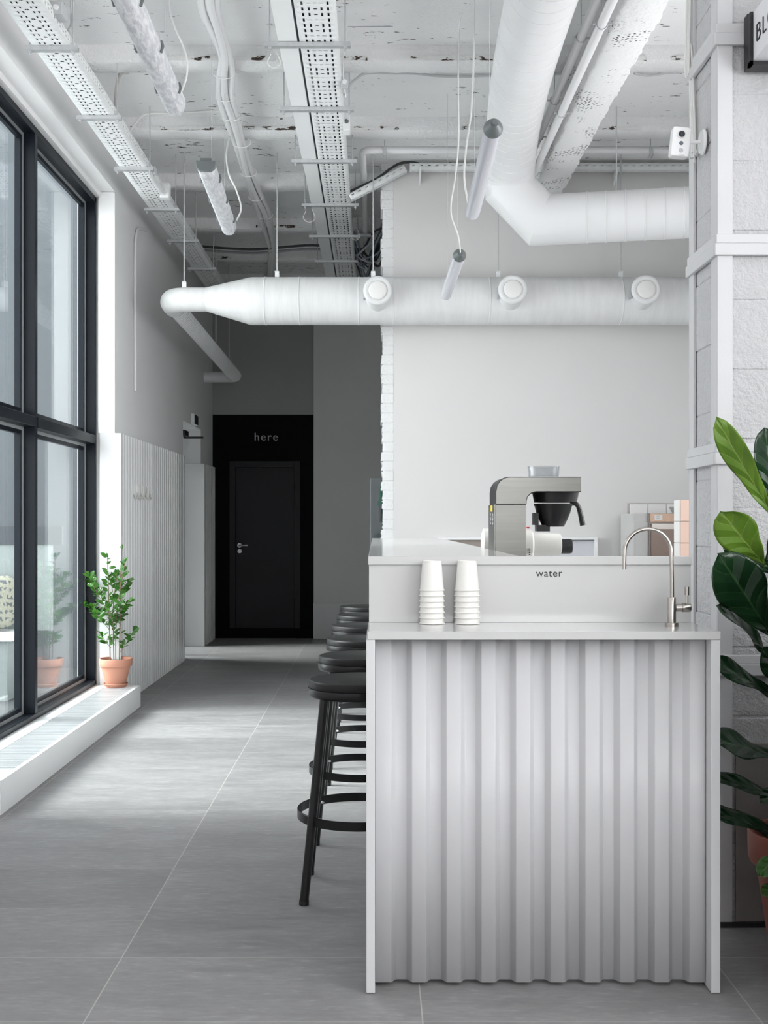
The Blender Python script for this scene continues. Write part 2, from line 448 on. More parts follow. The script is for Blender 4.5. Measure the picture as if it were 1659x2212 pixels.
# joint strips with rust along the rib fronts
m = MB()
for y in (6.72, 7.91, 9.19, 10.53, 11.75):
    x = XL
    while x < (XR if y < 9 else -.3):
        L = R.uniform(.1, .5)
        if R.random() < .55: m.box(x, x + L, y - .006, y + .006, ZR + .010, ZR + .034)
        x += L
struct(m.build('trim_10', CRACK, None), 'rust-stained broken joints along the ceiling ribs')
m = MB(); rough_band(m, 0, 4.98, -.1075, .1075, -.01, .37, amp=.008)
o = m.build('beam', BEAM, None, angle=60); o.rotation_euler = (0, 0, PI / 2); o.location = (1.2535, 3.97, 3.735)
struct(o, 'rough white concrete beam running away under the ceiling')

wl = MB()
wl.box(-2.16, XL, -3.5, 10.9, 3.715, ZC); wl.box(-2.35, XL, 10.9, 13.6, 3.715, ZC)                  # above the openings
wl.box(-2.16, XL, 8.385, 10.9, 0, 3.715); wl.box(-2.35, XL, 10.9, 11.30, 0, 3.715)                 # between window and side door
wl.box(-2.35, XL, 11.30, 12.45, 2.33, 3.715)
wl.box(-2.35, XL, 12.45, 13.6, 0, 3.715)
wl.box(-2.16, XL, -3.5, 5.23, 0, 3.715)
wl.box(-2.16, -1.985, 5.23, 8.385, 3.68, 3.715)
wl.box(-2.16, -2.02, 5.23, 8.385, -.1, .155)
struct(wl.build('wall_left', WALLW, None))
struct(MB().box(XR, XR + .2, 3.0, 4.15, 0, ZC).box(XR, XR + .2, 6.4, 13.6, 0, ZC).box(XR, XR + .2, 4.15, 6.4, 0, 1.5).box(XR, XR + .2, 4.15, 6.4, 2.9, ZC).box(XR, XR + .2, -3.5, -3.0, 0, ZC).box(XR, XR + .2, -3.0, 3.0, 0, 1.3).box(XR, XR + .2, -3.0, 3.0, 3.2, ZC).box(XR, XR + .2, 2.4, 3.0, 1.5, 3.).build('wall_right', WALLW, None))  # openings on this side are unseen, added to bring in daylight
struct(MB().box(-2.35, .3, -3.7, -3.5, 0, ZC).box(.3, 2.2, -3.7, -3.5, 0, 1.3).box(.3, 2.2, -3.7, -3.5, 2.8, ZC).box(2.2, 3.2, -3.7, -3.5, 0, ZC).build('wall_rear', WALLW, None))  # rear opening is added, unseen, to light the room from behind
# partition with a broken brick end
wp = MB().box(.132, XR, YP, YP + .32, 0, ZC)
struct(wp.build('wall_center', simple('warm_wall_plaster', (.70, .682, .676), .75, var=.03, vscale=1.2, bmp=.06, bscale=20), None))
bk = MB(); z = 0
while z < ZC:
    e = R.uniform(-.006, .012)
    n = 5
    pts = [(.14, z + .003)] + [(.047 + e + R.uniform(-.005, .007), z + .003 + (.069) * k / n) for k in range(n + 1)] + [(.14, z + .072)]
    bk.prism(pts, YP - .004 + R.uniform(0, .004), YP + .31)
    z += .075
bk.box(.058, .14, YP + .004, YP + .30, 0, ZC)
struct(bk.build('wall_end', BRICKE, None, bevel=.003), 'rough white painted brick end of the partition wall')
# far walls
struct(MB().box(-2.35, -.70, YB, YB + .2, 2.578, ZC).build('wall_back', GREYD, None))
struct(MB().box(-2.35, X(509, YB), YB, YB + .2, 0, 2.578).box(X(636, YB), -.70, YB, YB + .2, 0, 2.578).box(X(509, YB), X(636, YB), YB, YB + .2, Z(1010, YB), 2.578).build('wall_doorway', BLACKW, None), 'black painted lower wall around the dark door')
YG = 13.24
struct(box('wall_recess', GREYW, None, X(677.5, YG), XR, YG, YG + .35, .40, ZC), 'light grey wall to the right of the black door')
bb = MB().box(X(677.5, YG) - .004, XR, YG - .02, YG + .35, 0, Z(1302, YG))
struct(bb.build('baseboard_back', simple('pale_grey_base', (.62, .63, .62), .6, var=.04), None, bevel=.006), 'tall pale baseboard under the grey wall')
st = MB().box(-1.86, X(677.5, YG) - .006, YB - .03, YB, 0, Z(1357, YB))
struct(st.build('baseboard_door', BLACKW, None, bevel=.004), 'black threshold board below the dark door')

# door_1: the black door
struct(box('light_leak_backing', BLACKW, None, -2.3, -.7, YB + .08, YB + .24, 0, 2.7))  # unseen backing added to stop light leaking in under the door
d = thing('door_1', 'black flush door under the grey word here', 'door', (X(572, YB), YB, 0)); d['kind'] = 'structure'
def local(o, root): o.location = Vector(o.location) - Vector(root.location); return o
xc = X(572, YB)
zb, zt = Z(1357, YB), Z(1010, YB)
local(MB().box(X(509.5, YB), X(635.5, YB), YB + .012, YB + .055, zb, zt - .003).build('door_leaf', BLACKD, d), d)
fr = MB()
for a, b in ((496, 509), (636, 649)): fr.box(X(a, YB), X(b, YB), YB - .02, YB + .06, zb, Z(996, YB))
fr.box(X(509, YB), X(636, YB), YB - .02, YB + .06, Z(1010, YB), Z(996, YB))
local(fr.build('door_frame', BLACKD, d, bevel=.004), d)
hx, hz = X(518, YB), Z(1178, YB)
hm = MB().lathe([(0, -.03), (.026, -.03), (.026, .012), (0, .012)], (hx, YB, hz), 20, 'Y').tube([(hx, YB - .03, hz), (hx, YB - .06, hz), (hx + .012, YB - .065, hz), (hx + .1, YB - .065, hz)], .009, 10)
h_ = local(hm.build('door_handle', GALV, d), d); h_['label'] = 'brushed steel lever handle'
local(MB().lathe([(0, -.02), (.024, -.02), (.024, .012), (0, .012)], (hx, YB, Z(1190.5, YB)), 20, 'Y').build('lock_rosette', GALV, d), d)
hg = MB()
for z_ in (Z(1052, YB), Z(1300, YB)): hg.tube([(X(636, YB), YB - .022, z_ - .045), (X(636, YB), YB - .022, z_ + .045)], .008, 8)
local(hg.build('hinges', BLACKD, d), d)
t = lettering('lettering', 'here', LETTER, None, (X(550, YB), YB - .0008, Z(951.5, YB)), (600 - 550) / F * YB, bold=.007, spacing=1.2)
tag(t, 'grey word here lettered on the black wall over the door', 'lettering')

# baseboard ledge/plinth beneath the window
pl = thing('trim_11', 'low white plinth with a metal grille under the tall window', 'plinth'); pl['kind'] = 'structure'
Y0, Y1 = 5.24, 8.352
gx0, gx1, gy0, gy1 = -1.93, -1.716, 5.49, 8.20
pm = MB().box(-2.02, gx0, Y0, Y1, 0, .155).box(gx1, -1.695, Y0, Y1, 0, .155).box(gx0, gx1, Y0, gy0, 0, .155).box(gx0, gx1, gy1, Y1, 0, .155).box(gx0, gx1, gy0, gy1, 0, .10)
pm.build('plinth_body', PANEL, pl)
g = MB(); y = gy0 + .006
while y < gy1 - .01:
    g.box(gx0 + .002, gx1 - .002, y, y + .011, .125, .1535 + R.uniform(-.0006, .0008)); y += .0172
g.build('vent_grille', GRILLE, pl)
# slat wainscots
def wainscot(n, y0, y1, zt, label):
    w = thing(n, label, 'wall panelling'); w['kind'] = 'structure'
    m = MB().box(-1.99 if y0 < 9 else -2.05, -1.835, y0 - (0 if y0 < 9 else .02), y0 + .055, 0, zt)
    m.box(XL, -1.874, y0 + .05, y1, 0, zt)
    m.build('end_board', ENDB, w, bevel=.002)
    m = MB(); y = y0 + .085
    while y < y1 - .05:
        m.box(-1.874, -1.835, y, y + .055, 0, zt); y += .0945
    m.build('slats', PANEL, w, bevel=.002)
wainscot('trim_12', 8.352, 11.19, 1.973, 'white vertical slat panelling beside the potted plant')
wainscot('trim_13', 12.45, 13.335, Z(1001.6, 12.45), 'short white slat panelling beside the black wall')
o = struct(box('trim_14', WALLW, None, -2.0, XL - .001, 8.352, 8.384, 1.973, 3.712), 'narrow white pilaster at the end of the window')

# ================================================================ WINDOWS
def window(name, ya, yb, ym, label):
    w = thing(name, label, 'window'); w['kind'] = 'structure'
    z0, z1 = .155, 3.68
    f = MB()
    f.box(-2.145, -2.02, ya, ya + .045, z0, z1); f.box(-2.145, -2.02, yb - .035, yb, z0, z1)
    f.box(-2.145, -2.02, ya, yb, z1 - .042, z1)
    f.box(-2.145, -2.02, ya, yb, z0, z0 + .035)
    f.build('window_frame', FRAME, w, bevel=.003)
    MB().box(-2.145, -2.02, ym, ym + .05, z0 + .035, z1 - .042).build('mullion', FRAME, w, bevel=.003)
    MB().box(-2.145, -2.015, ya + .045, ym, 1.893, 1.956).box(-2.145, -2.015, ym + .05, yb - .035, 1.893, 1.956).build('transom', FRAME, w, bevel=.003)
    s = MB(); k = MB()
    for a, b in ((ya + .045, ym), (ym + .05, yb - .035)):
        for c, e in ((z0 + .035, 1.893), (1.956, z1 - .042)):
            # dark sash strip next to the pane, silver bead next to the frame
            for (dy0, dy1) in ((a, a + .022), (b - .022, b)): s.box(-2.118, -2.088, dy0, dy1, c, e)
            s.box(-2.118, -2.088, a + .022, b - .022, c, c + .02); s.box(-2.118, -2.088, a + .022, b - .022, e - .02, e)
            for (dy0, dy1) in ((a + .022, a + .05), (b - .05, b - .022)): k.box(-2.116, -2.092, dy0, dy1, c + .02, e - .02)
            k.box(-2.116, -2.092, a + .05, b - .05, c + .02, c + .045); k.box(-2.116, -2.092, a + .05, b - .05, e - .045, e - .02)
    s.build('glazing_bead', SILVER, w); k.build('sash_profile', FRAME, w)
    for a, b in ((ya + .06, ym - .02), (ym + .07, yb - .055)):
        for c, e in ((z0 + .06, 1.87), (1.98, z1 - .07)):
            MB().box(XG - .010, XG, a - .02, b + .02, c - .02, e + .02).build('pane', GLASS, w)
window('window_1', 5.235, 8.382, 6.87, 'tall dark-framed window of four panes beside the plinth')
# side door recess, glazed leaf
d2 = thing('door_2', 'glazed side door in the left wall beyond the slats', 'door'); d2['kind'] = 'structure'
MB().box(-2.30, -2.22, 11.30, 11.37, 0, 2.33).box(-2.30, -2.22, 12.38, 12.45, 0, 2.33).box(-2.30, -2.22, 11.37, 12.38, 2.25, 2.33).box(-2.30, -2.22, 11.62, 11.67, 0, 2.25).box(-2.30, -2.22, 11.37, 12.38, 0, .08).build('door_frame', FRAME, d2)
MB().box(-2.265, -2.255, 11.37, 12.38, .08, 2.25).build('pane', GLASS, d2)
dc = thing('door_closer', 'black door closer arm reaching out over the side doorway', 'door closer', (0, 0, 0))
ycl = 11.35
MB().box(X(397, ycl) - .05, X(400.5, ycl), ycl - .03, ycl + .2, Z(940, ycl), Z(929, ycl)).build('closer_body', BLACKP, dc)
MB().box(X(396.5, ycl), X(439, ycl), ycl - .012, ycl + .012, Z(947.5, ycl), Z(943, ycl)).tube([(X(399, ycl), ycl, Z(940, ycl)), (X(399, ycl), ycl, Z(944, ycl))], .008).build('closer_arm', BLACKP, dc)
ex = thing('exit_sign', 'small exit light box high on the left wall by the side doorway', 'exit sign')
MB().box(XL, -1.842, 11.78, 12.03, 2.333, 2.44).build('housing', WHITE, ex, bevel=.003)
MB().box(-1.842, -1.839, 11.79, 12.02, 2.34, 2.432).build('sign_panel', EXITG, ex)

# ================================================================ COLUMN AND MASONRY WALL (right)
YM = 3.79; XCOL = X(1550, YM)
YR = 4.13
mw = MB()
x = XCOL + .012
# squared blocks with joints, slightly uneven faces
zz = 0; row = 0
while zz < ZC:
    hh = .228
    xx = XCOL + .02 - (0 if row % 2 else .22)
    while xx < XR:
        a = max(xx, XCOL + .012); b = min(xx + .44, XR)
        if b - a > .02:
            dy = R.uniform(0, .004)
            mw.box(a + .002, b - .002, YM + .010 + dy, YM + .3, zz + .003, min(zz + hh - .003, ZC))
        xx += .445
    zz += hh; row += 1
mw.box(XCOL + .012, XR, YM + .0155, YR - .01, 0, ZC)
struct(mw.build('wall_front', MASON, None, bevel=.004), 'white painted block wall with angle iron bands on the right')
# the face of the pier towards the window
ms = MB()
zz = .1
while zz < ZC:
    ms.box(XCOL + .006 + R.uniform(0, .004), XCOL + .02, YM + .013, YR - .009, zz, min(zz + .2265, ZC)); zz += .228
struct(ms.build('wall_pier', MASON, None, bevel=.004), 'painted block side of the pier facing the window')
col = thing('pillar', 'pier framed by white painted angle irons behind the counter end', 'pillar'); col['kind'] = 'structure'
ai = MB()
ai.box(XCOL, X(1583, YM), YM, YM + .012, 0, ZC).box(XCOL, XCOL + .009, YM + .0122, YM + .075, 0, ZC)
ai.box(XCOL - .002, XCOL + .008, YR - .06, YR - .0085, 0, ZC).box(XCOL - .002, XCOL + .1, YR - .008, YR, 0, ZC)
ai.build('angle_iron', STRAP, col, bevel=.002)
for (za, zb_) in ((2.197, 2.268), (1.513, 1.585), (.822, .89), (2.885, 2.955)):
    sm = MB()
    k = (za + zb_) / 2
    sm.box(XCOL - .012, XR, YM - .012, YM + .004, za, k + .004).box(XCOL - .006, XR, YM - .006, YM + .006, k + .0045, zb_)
    sm.box(XCOL - .012, XCOL + .004, YM + .0045, YR + .01, za, k + .004).box(XCOL - .006, XCOL + .006, YM + .0065, YR + .01, k + .0045, zb_)
    sm.build('band', STRAP, col, bevel=.003)
low = MB().box(XCOL + .06, XR, YM - .002, YM + .02, .018, .60)  # grey-brown render, its colour darkened further to stand in for shade
struct(low.build('trim_15', simple('shaded_render', (.30, .285, .272), .8, var=.12, vscale=5, bmp=.3, bscale=20, bdist=.01), None), 'smoother render, darkened as shade, along the foot of the block wall')
struct(box('baseboard_right', simple('dark_skirting', (.03, .03, .035), .5), None, XCOL + .0, XR, YM - .010, YM - .0025, 0, .016), 'thin dark skirting at the foot of the block wall')
# conduit and cables down the rear angle of the pier
for i, (dy, r_, za, zb_) in enumerate(((-.015, .006, 2.62, 3.95), (-.035, .004, 2.58, 4.05), (-.05, .0035, 2.6, 4.05))):
    pts = smooth([(XCOL - .008, YR + dy - .06, za), (XCOL - .006, YR + dy, za + .4), (XCOL - .016, YR + dy, 2.93), (XCOL - .006, YR + dy, 3.4), (XCOL - .006, YR + dy, zb_)], 5)
    tag(MB().tube(pts, r_, 8).build('cable', CABLEW, None), ('thicker', 'middle', 'thinnest')[i] + ' white cable running down the pier edge above the camera', 'cable', 'cables on the pier')

# ================================================================ COUNTERS
YF = 3.248; YK = 3.545; ZL = 1.0172
XA = X(791, YF); XB = X(1556.5, YF)
wc = thing('water_counter', 'white water counter with a corrugated front panel', 'counter', (0, 0, 0))
MB().box(XA + .003, XB + .001, YF - .0, YK + .03, ZL - .0235, ZL).build('ledge', SLABW, wc, bevel=.0015)
MB().box(XA, XA + .0250, YF + .0005, YK + .03, .002, ZL - .0238).build('side_panel', BARP, wc, bevel=.0015)
MB().box(XB - .0262, XB, YF + .0005, YK + .03, .002, ZL - .0238).build('side_panel', BARP, wc, bevel=.0015)
yc_, yt_ = 3.300, 3.323
pts = []; x = X(809.5, yc_); per = .0990
pts.append((x, yt_)); pts.append((x + .002, yc_)); x1_ = X(845.0, yc_)
pts.append((x1_, yc_)); x = x1_
xe = XB - .0275
while x < xe - .06:
    pts += [(x + .0135, yt_), (x + .0455, yt_), (x + .0595, yc_)]
    x += per
    pts.append((min(x, xe), yc_))
if pts[-1][0] < xe: pts.append((xe, yc_))
sh = MB(); A = [sh.bm.verts.new((p[0], p[1], .012)) for p in pts]; B = [sh.bm.verts.new((p[0], p[1], ZL - .024)) for p in pts]
for i in range(len(pts) - 1): sh.bm.faces.new((A[i], A[i + 1], B[i + 1], B[i]))
o = sh.build('corrugated_panel', CORR, wc, solid=.0012, angle=15)
bv = o.modifiers.new('fold', 'BEVEL'); bv.width = .0022; bv.segments = 3; bv.limit_method = 'ANGLE'; bv.angle_limit = math.radians(15)
o.modifiers.move(1, 0)
MB().box(XA + .03, XB - .03, 3.34, 3.36, .01, ZL - .024).build('backing_board', PANEL, wc)

bc = thing('bar_counter', 'long white bar behind the water counter', 'bar counter', (0, 0, 0))
ZT = Z(1202, YK - .008)
XBL = X(797, YK)
MB().box(XBL, XB - .002, YK, YK + .02, ZL, ZT - .025).build('back_panel', SLABW, bc, bevel=.001)
capm = MB().box(XBL - .0025, XB - .001, YK - .008, YK + .032, ZT - .0255, ZT)
capm.build('cap', SLABW, bc, bevel=.0012)
MB().box(XBL - .0025, .446, YK + .0325, 7.93, ZT - .0255, ZT).build('bar_top', SLABW, bc, bevel=.0012)
MB().box(.17, .43, YK + .04, 7.88, 0, ZT - .026).build('bar_body', PANEL, bc)
w_ = lettering('lettering', 'water', INK, bc, (X(1157.5, YK), YK - .0002, Z(1245.5, YK)), 57 / F * YK, spacing=1.08, ext=.0004)
w_['label'] = 'black word water on the back panel'

# cups
cup = None
def cup_mesh(first):
    m = MB()
    r0, r1, h = .0375, .0287, .0905                 # standing upside down: rim at the bottom
    m.lathe([(r0 - .0025, .0008), (r0 + .0012, .0004), (r0 + .0022, .0016), (r0 + .0012, .0032), (r0 - .0012, .0036), (r1 + .0006, h - .009), (r1 - .0002, h - .0085), (r1 - .0006, h), (r1 - .0022, h), (r1 - .003, h - .006), (0, h - .006)], (0, 0, 0), 40)
    return m
cup0 = tag(cup_mesh(True).build('paper_cup', PAPER, None, angle=40), '', 'paper cup', 'paper cups on the ledge')
ords = ['bottom', 'second from bottom', 'third from bottom', 'middle', 'third from top', 'second from top', 'topmost']
for s_, (px, side) in enumerate(((933, 'left'), (1009, 'right'))):
    for k in range(7):
        c = cup0 if (s_ == 0 and k == 0) else cup0.copy()
        if c is not cup0: COL.objects.link(c)
        c.location = (X(px, 3.498), 3.498, ZL + .0003 + k * .01665); c.rotation_euler = (0, 0, R.uniform(0, 6))
        c['label'] = 'white paper cup, %s of the %s upturned stack' % (ords[k], side)

# faucet
fx, fy = X(1451, 3.41), 3.41
ft = thing('water_tap', 'brushed nickel gooseneck water tap on the white ledge', 'tap', (fx, fy, ZL))
def u(px): return px / F * 3.41
MB().lathe([(0, 0), (u(14.6), 0), (u(14.6), u(7.5)), (u(14), u(8)), (0, u(8))], (0, 0, .0002), 32).build('base_ring', NICKEL, ft)
MB().lathe([(0, u(8)), (u(9.2), u(8)), (u(9.2), u(62)), (u(8.7), u(63)), (0, u(63))], (0, 0, 0), 32).build('tap_body', NICKEL, ft)
rr = u(50.5); zc_ = u(1354 - 1194)
path = [Vector((u(1), 0, u(60))), Vector((u(.5), 0, u(110))), Vector((u(-1), 0, zc_))] + arc((u(-1) - rr, 0, zc_), rr, 0, PI, 28, (1, 0, 0), (0, 0, 1))[1:] + [Vector((u(-1) - 2 * rr - u(1), 0, u(1354 - 1228)))]
MB().tube(path, u(4.4), 20).build('spout', NICKEL, ft)
MB().tube([path[-1] + Vector((0, 0, .009)), path[-1] + Vector((0, 0, -.0045))], u(4.9), 20).build('spout_tip', NICKEL, ft)
zz = u(1354 - 1313.5)
MB().tube([(u(8), 0, zz), (u(22), 0, zz)], u(8.3), 24).tube([(u(22.3), 0, zz), (u(39), 0, zz), (u(40.5), 0, zz)], [u(10), u(10), u(9)], 24).build('valve', NICKEL, ft)
MB().tube([(u(33), 0, zz + u(9)), (u(33), 0, zz + u(28))], u(3), 14).tube([(u(33), 0, zz + u(27)), (u(33), 0, zz + u(45))], u(5), 18).build('lever', NICKEL, ft)

# ================================================================ STOOLS
sx = -.06
s0 = thing('bar_stool', '', 'bar stool', (sx, 4.18, 0), 'black bar stools along the bar')
MB().lathe([(0, .7325), (.180, .7325), (.1805, .7335), (.1805, .752), (.1785, .758), (.174, .7605), (0, .762)], seg=56).build('cushion', STOOLS, s0, angle=50)
MB().lathe([(0, .700), (.176, .700), (.181, .704), (.1835, .709), (.1835, .729), (.1825, .7315), (0, .7315)], seg=56).build('seat_pan', STOOLB, s0, angle=50)
for ax in (-1, 1):
    for ay in (-1, 1):
        top = Vector((ax * .120, ay * .112, .703)); bot = Vector((ax * .187, ay * .172, .012))
        lm = MB().tube([top, top.lerp(bot, .05), bot], .0158, 18)
        lm.build('leg', STOOLB, s0)
        MB().tube([bot + Vector((0, 0, .004)), bot + Vector((ax * .001, ay * .001, -.0115))], .0172, 18).build('foot_cap', BLACKP, s0)
rm = MB(); seg = 72
prof = [(.222, .266), (.222, .296), (.2205, .297), (.2165, .297), (.2155, .296), (.2155, .266)]
rings = [[rm.bm.verts.new((r_ * math.cos(2 * PI * k / seg), r_ * math.sin(2 * PI * k / seg), h_)) for k in range(seg)] for r_, h_ in prof]
for i in range(6):
    A, B = rings[i], rings[(i + 1) % 6]
    for k in range(seg): rm.bm.faces.new((A[k], A[(k + 1) % seg], B[(k + 1) % seg], B[k]))
rm.build('foot_ring', STOOLB, s0)
for ax in (-1, 1):
    for ay in (-1, 1):
        q = Vector((ax * .1475, ay * .137, .283)); dr = Vector((ax, ay, 0)).normalized()
        b_ = MB().tube([q - dr * .002, q - dr * .014], .0055, 8).tube([q - dr * .010, q - dr * .021], .0035, 8).build('bolt', CHROME, s0)
        b_['label'] = 'shiny bolt inside the foot ring'
wd = ['nearest black bar stool, fully seen with its legs and foot ring', 'second black bar stool from the front', 'third black bar stool from the front', 'fourth black bar stool from the front', 'fifth black bar stool from the front, next to last', 'farthest black bar stool, closest to the dark door']
s0['label'] = wd[0]
for i, (y, a) in enumerate(((4.93, .02), (5.66, -.03), (6.40, .03), (7.13, -.02), (7.87, .02))):
    dup(s0, (sx + R.uniform(-.004, .004), y, 0), wd[i + 1], a)

# ================================================================ COFFEE MACHINES
YN, YFc = 5.10, 5.37
cm = thing('filter_coffee_machine', 'steel and black filter coffee brewer behind the bar', 'coffee machine', (0, 0, 0))
def q(px, py): return (X(px, YN), Z(py, YN))
base_z = .90
MB().box(q(1070, 0)[0], q(1137, 0)[0], YN, YFc, base_z, q(0, 1089)[1]).build('column', STEEL, cm, bevel=.003)
shell = [q(1070.5, 1089), q(1070.5, 1062), q(1073, 1048), q(1080, 1038), q(1089, 1032), q(1098, 1030), q(1255, 1030), q(1255, 1032.5), q(1255, 1063), q(1158, 1063), q(1148, 1066), q(1140, 1073), q(1137.5, 1082), q(1137.5, 1089)]
MB().prism(shell, YN - .002, YFc).build('head_shell', BLACKP, cm, bevel=.002)
plate = [q(1072, 1088), q(1072, 1063), q(1074.5, 1049), q(1081, 1039.5), q(1090, 1033.5), q(1099, 1031.6), q(1254, 1031.6), q(1254, 1061.2), q(1157, 1061.2), q(1147, 1064), q(1138.5, 1072), q(1136, 1081), q(1136, 1088)]
MB().prism(plate, YN - .004, YN - .0015).build('side_plate', STEEL, cm)
fp = [(X(1057, YFc) - .001, 0)]
# narrow front with the buttons (faces the window)
xl = q(1070, 0)[0]
bl = MB().box(xl - .004, xl + .001, YN + .004, YFc - .004, base_z, q(0, 1090)[1]); bl.build('control_face', STEEL, cm)
for k, yy in enumerate((1113, 1123, 1132)):
    for dy in (.07, .17):
        MB().lathe([(0, -.004), (.010, -.003), (.011, 0)], (xl - .004, YN + dy, Z(yy, YN + dy)), 14, 'X').build('button', CHROME, cm)
MB().box(xl - .0055, xl - .004, YN + .08, YN + .16, Z(1105, 5.2), Z(1092, 5.2)).build('yellow_sticker', YELLOW, cm)
cxh = (1196 - CX) / F * 5.22
def w2(px): return px / F * 5.22
MB().lathe([(w2(50), 0), (w2(46), -.045), (0, -.045)], (cxh + .01, 5.235, Z(1064, 5.235)), 36).build('spray_housing', BLACKP, cm)
zb_ = Z(1088, 5.235)
MB().lathe([(w2(42), 0), (w2(42), -.006), (w2(40), -.012), (w2(36), -.045), (w2(30), -.075), (w2(24), -.1), (w2(22), -.104), (0, -.104)], (cxh, 5.235, zb_), 36).build('filter_basket', BLACKP, cm)
hp = smooth([P(1232, 1089, 5.235), P(1243, 1088, 5.235), P(1250, 1096, 5.235), P(1255, 1115, 5.235), P(1259, 1135, 5.235)], 5)
MB().tube(hp, [.009 + .004 * i / (len(hp) - 1) for i in range(len(hp))], 10).build('basket_handle', BLACKP, cm)
MB().box(X(1154, 5.2), X(1163, 5.2), 5.19, 5.27, Z(1134, 5.2), Z(1108, 5.2)).box(X(1160, 5.2), X(1188, 5.2), 5.2, 5.27, Z(1148, 5.2), Z(1134, 5.2)).build('basket_bracket', BLACKP, cm)
hl = (1174 - CX) / F * 5.235
MB().lathe([(w2(32.5), 0), (w2(33.5), .02), (w2(34.5), .046), (w2(33.5), .047), (w2(31.5), .02), (w2(31), .002), (0, .002)], (hl, 5.235, Z(1030, 5.235)), 36).build('glass_lid', CLEAR, cm)

gr = thing('coffee_grinder', 'cream enamel grinder with a black end knob beside the brewer', 'grinder', (0, 0, 0))
YQ = 5.62
zc_ = Z(1176, YQ)
MB().tube([(X(1040.5, YQ), YQ, Z(1172, YQ)), (X(1044, YQ), YQ, Z(1172, YQ)), (X(1068, YQ), YQ, Z(1173, YQ)), (X(1135, YQ), YQ, zc_), (X(1147, YQ), YQ, zc_), (X(1151, YQ), YQ, zc_)], [.045, .068, .072, .075, .072, .058], 32).build('motor_body', CREAM, gr)
MB().tube([(X(1149, YQ), YQ, zc_), (X(1205, YQ), YQ, zc_), (X(1209.5, YQ), YQ, zc_), (X(1211, YQ), YQ, zc_)], [.055, .053, .052, .046], 32).build('milling_housing', CREAM, gr)
MB().tube([(X(1211, YQ), YQ, Z(1180, YQ)), (X(1230, YQ), YQ, Z(1180, YQ)), (X(1235, YQ), YQ, Z(1180, YQ))], [.036, .036, .033], 28).build('end_knob', BLACKP, gr)
MB().box(X(1060, YQ), X(1150, YQ), YQ - .06, YQ + .06, .9, zc_).build('stand', CREAM, gr, bevel=.01)
MB().box(X(1137, YQ), X(1142, YQ), YQ - .03, YQ, Z(1143, YQ) + .004, Z(1140, YQ) + .004).build('red_switch', REDL, gr)
v_ = MB()
for yy in (1185, 1189, 1193, 1197): v_.box(X(1138, YQ) , X(1141, YQ), YQ - .0775, YQ - .07, Z(yy + 1, YQ), Z(yy - 1, YQ))
v_.build('vent_slots', BLACKP, gr)
wk = thing('work_counter', 'low white work counter hidden behind the bar', 'counter')
MB().box(.47, 1.5, 4.9, 6.0, .86, .9).build('worktop', SLABW, wk)
MB().box(.5, 1.48, 4.95, 5.95, 0, .86).build('cabinet_body', PANEL, wk)

# back cabinet frame on the partition
YW = YP - .05
bcab = thing('serving_hatch', 'white framed low hatch on the far white wall behind the brewer', 'hatch')
f = MB().box(X(945, YW), X(1290, YW), YW - .02, YP - .002, Z(1166, YW), Z(1161, YW)).box(X(1283, YW), X(1290, YW), YW - .02, YP - .002, .9, Z(1166, YW)).box(X(945, YW), X(950, YW), YW - .02, YP - .002, .9, Z(1166, YW))
f.build('hatch_frame', PANEL, bcab)
MB().box(X(950, YW), X(1130, YW), YW + .01, YP - .004, .9, Z(1166, YW)).build('brown_panel', BROWNP, bcab)
MB().box(X(1130, YW), X(1283, YW), YW + .01, YP - .004, .9, Z(1167, YW)).build('grey_door', simple('cool_grey', (.62, .62, .66), .5), bcab)
MB().box(X(1130, YW), X(1283, YW), YW + .004, YW + .01, Z(1167.5, YW), Z(1166, YW)).build('shadow_gap', INK, bcab)
# tiled niche with dishwasher
YT = YP - .02
tn = thing('tiled_splashback', 'white tiled splashback around the steel dishwasher', 'tiles')
m = MB(); x0, x1, zt = X(1360, YT), X(1475, YT), Z(1088.5, YT)
tw = 39.5 / F * YT
m2 = MB().box(x0 - .012, x1, YT, YP - .002, .8, zt + .006); m2.build('tile_backing', GROUT, tn)
zz = zt; 
for r_ in range(4):
    xx = x0
    while xx < x1:
        m.box(xx + .0025, min(xx + tw, x1) - .0025, YT - .006, YT + .001, zz - tw + .0025, zz - .0025); xx += tw
    zz -= tw
m.build('tiles', WTILE, tn, bevel=.002)
dw = thing('dishwasher', 'warm steel dishwasher with a paper sticker by the tiled wall', 'dishwasher')
YD = 8.45
MB().box(X(1403, YD), X(1475, YD), YD, YP - .03, .6, Z(1109, YD)).build('body', simple('dishwasher_side', (.3, .27, .25), .4, metal=.5), dw)
MB().box(X(1404, YD), X(1475, YD), YD - .015, YD - .001, Z(1127, YD), Z(1110, YD)).build('control_panel', COPPER, dw)
MB().box(X(1405.5, YD), X(1475, YD), YD - .02, YD - .001, .6, Z(1131, YD)).build('door_front', BROWND, dw)
MB().box(X(1406, YD), X(1475, YD), YD - .03, YD - .02, Z(1143, YD), Z(1131.5, YD)).build('handle_rail', simple('bright_steel', (.62, .57, .53), .18, metal=1), dw)
stk = MB().box(X(1413, YD), X(1429.5, YD), YD - .0165, YD - .015, Z(1123.5, YD), Z(1112.5, YD)).build('sticker', PAPER, dw)
mk = MB()
for (yy, a, b) in ((1114.5, 1417, 1425), (1116, 1415.5, 1424), (1119, 1417, 1423), (1120, 1417, 1423)): mk.box(X(a, YD), X(b, YD), YD - .0172, YD - .0165, Z(yy + .35, YD), Z(yy - .35, YD))
mk.build('print', CABLEG, stk)
gc = thing('grey_cabinet', 'plain grey cabinet left of the dishwasher', 'cabinet')
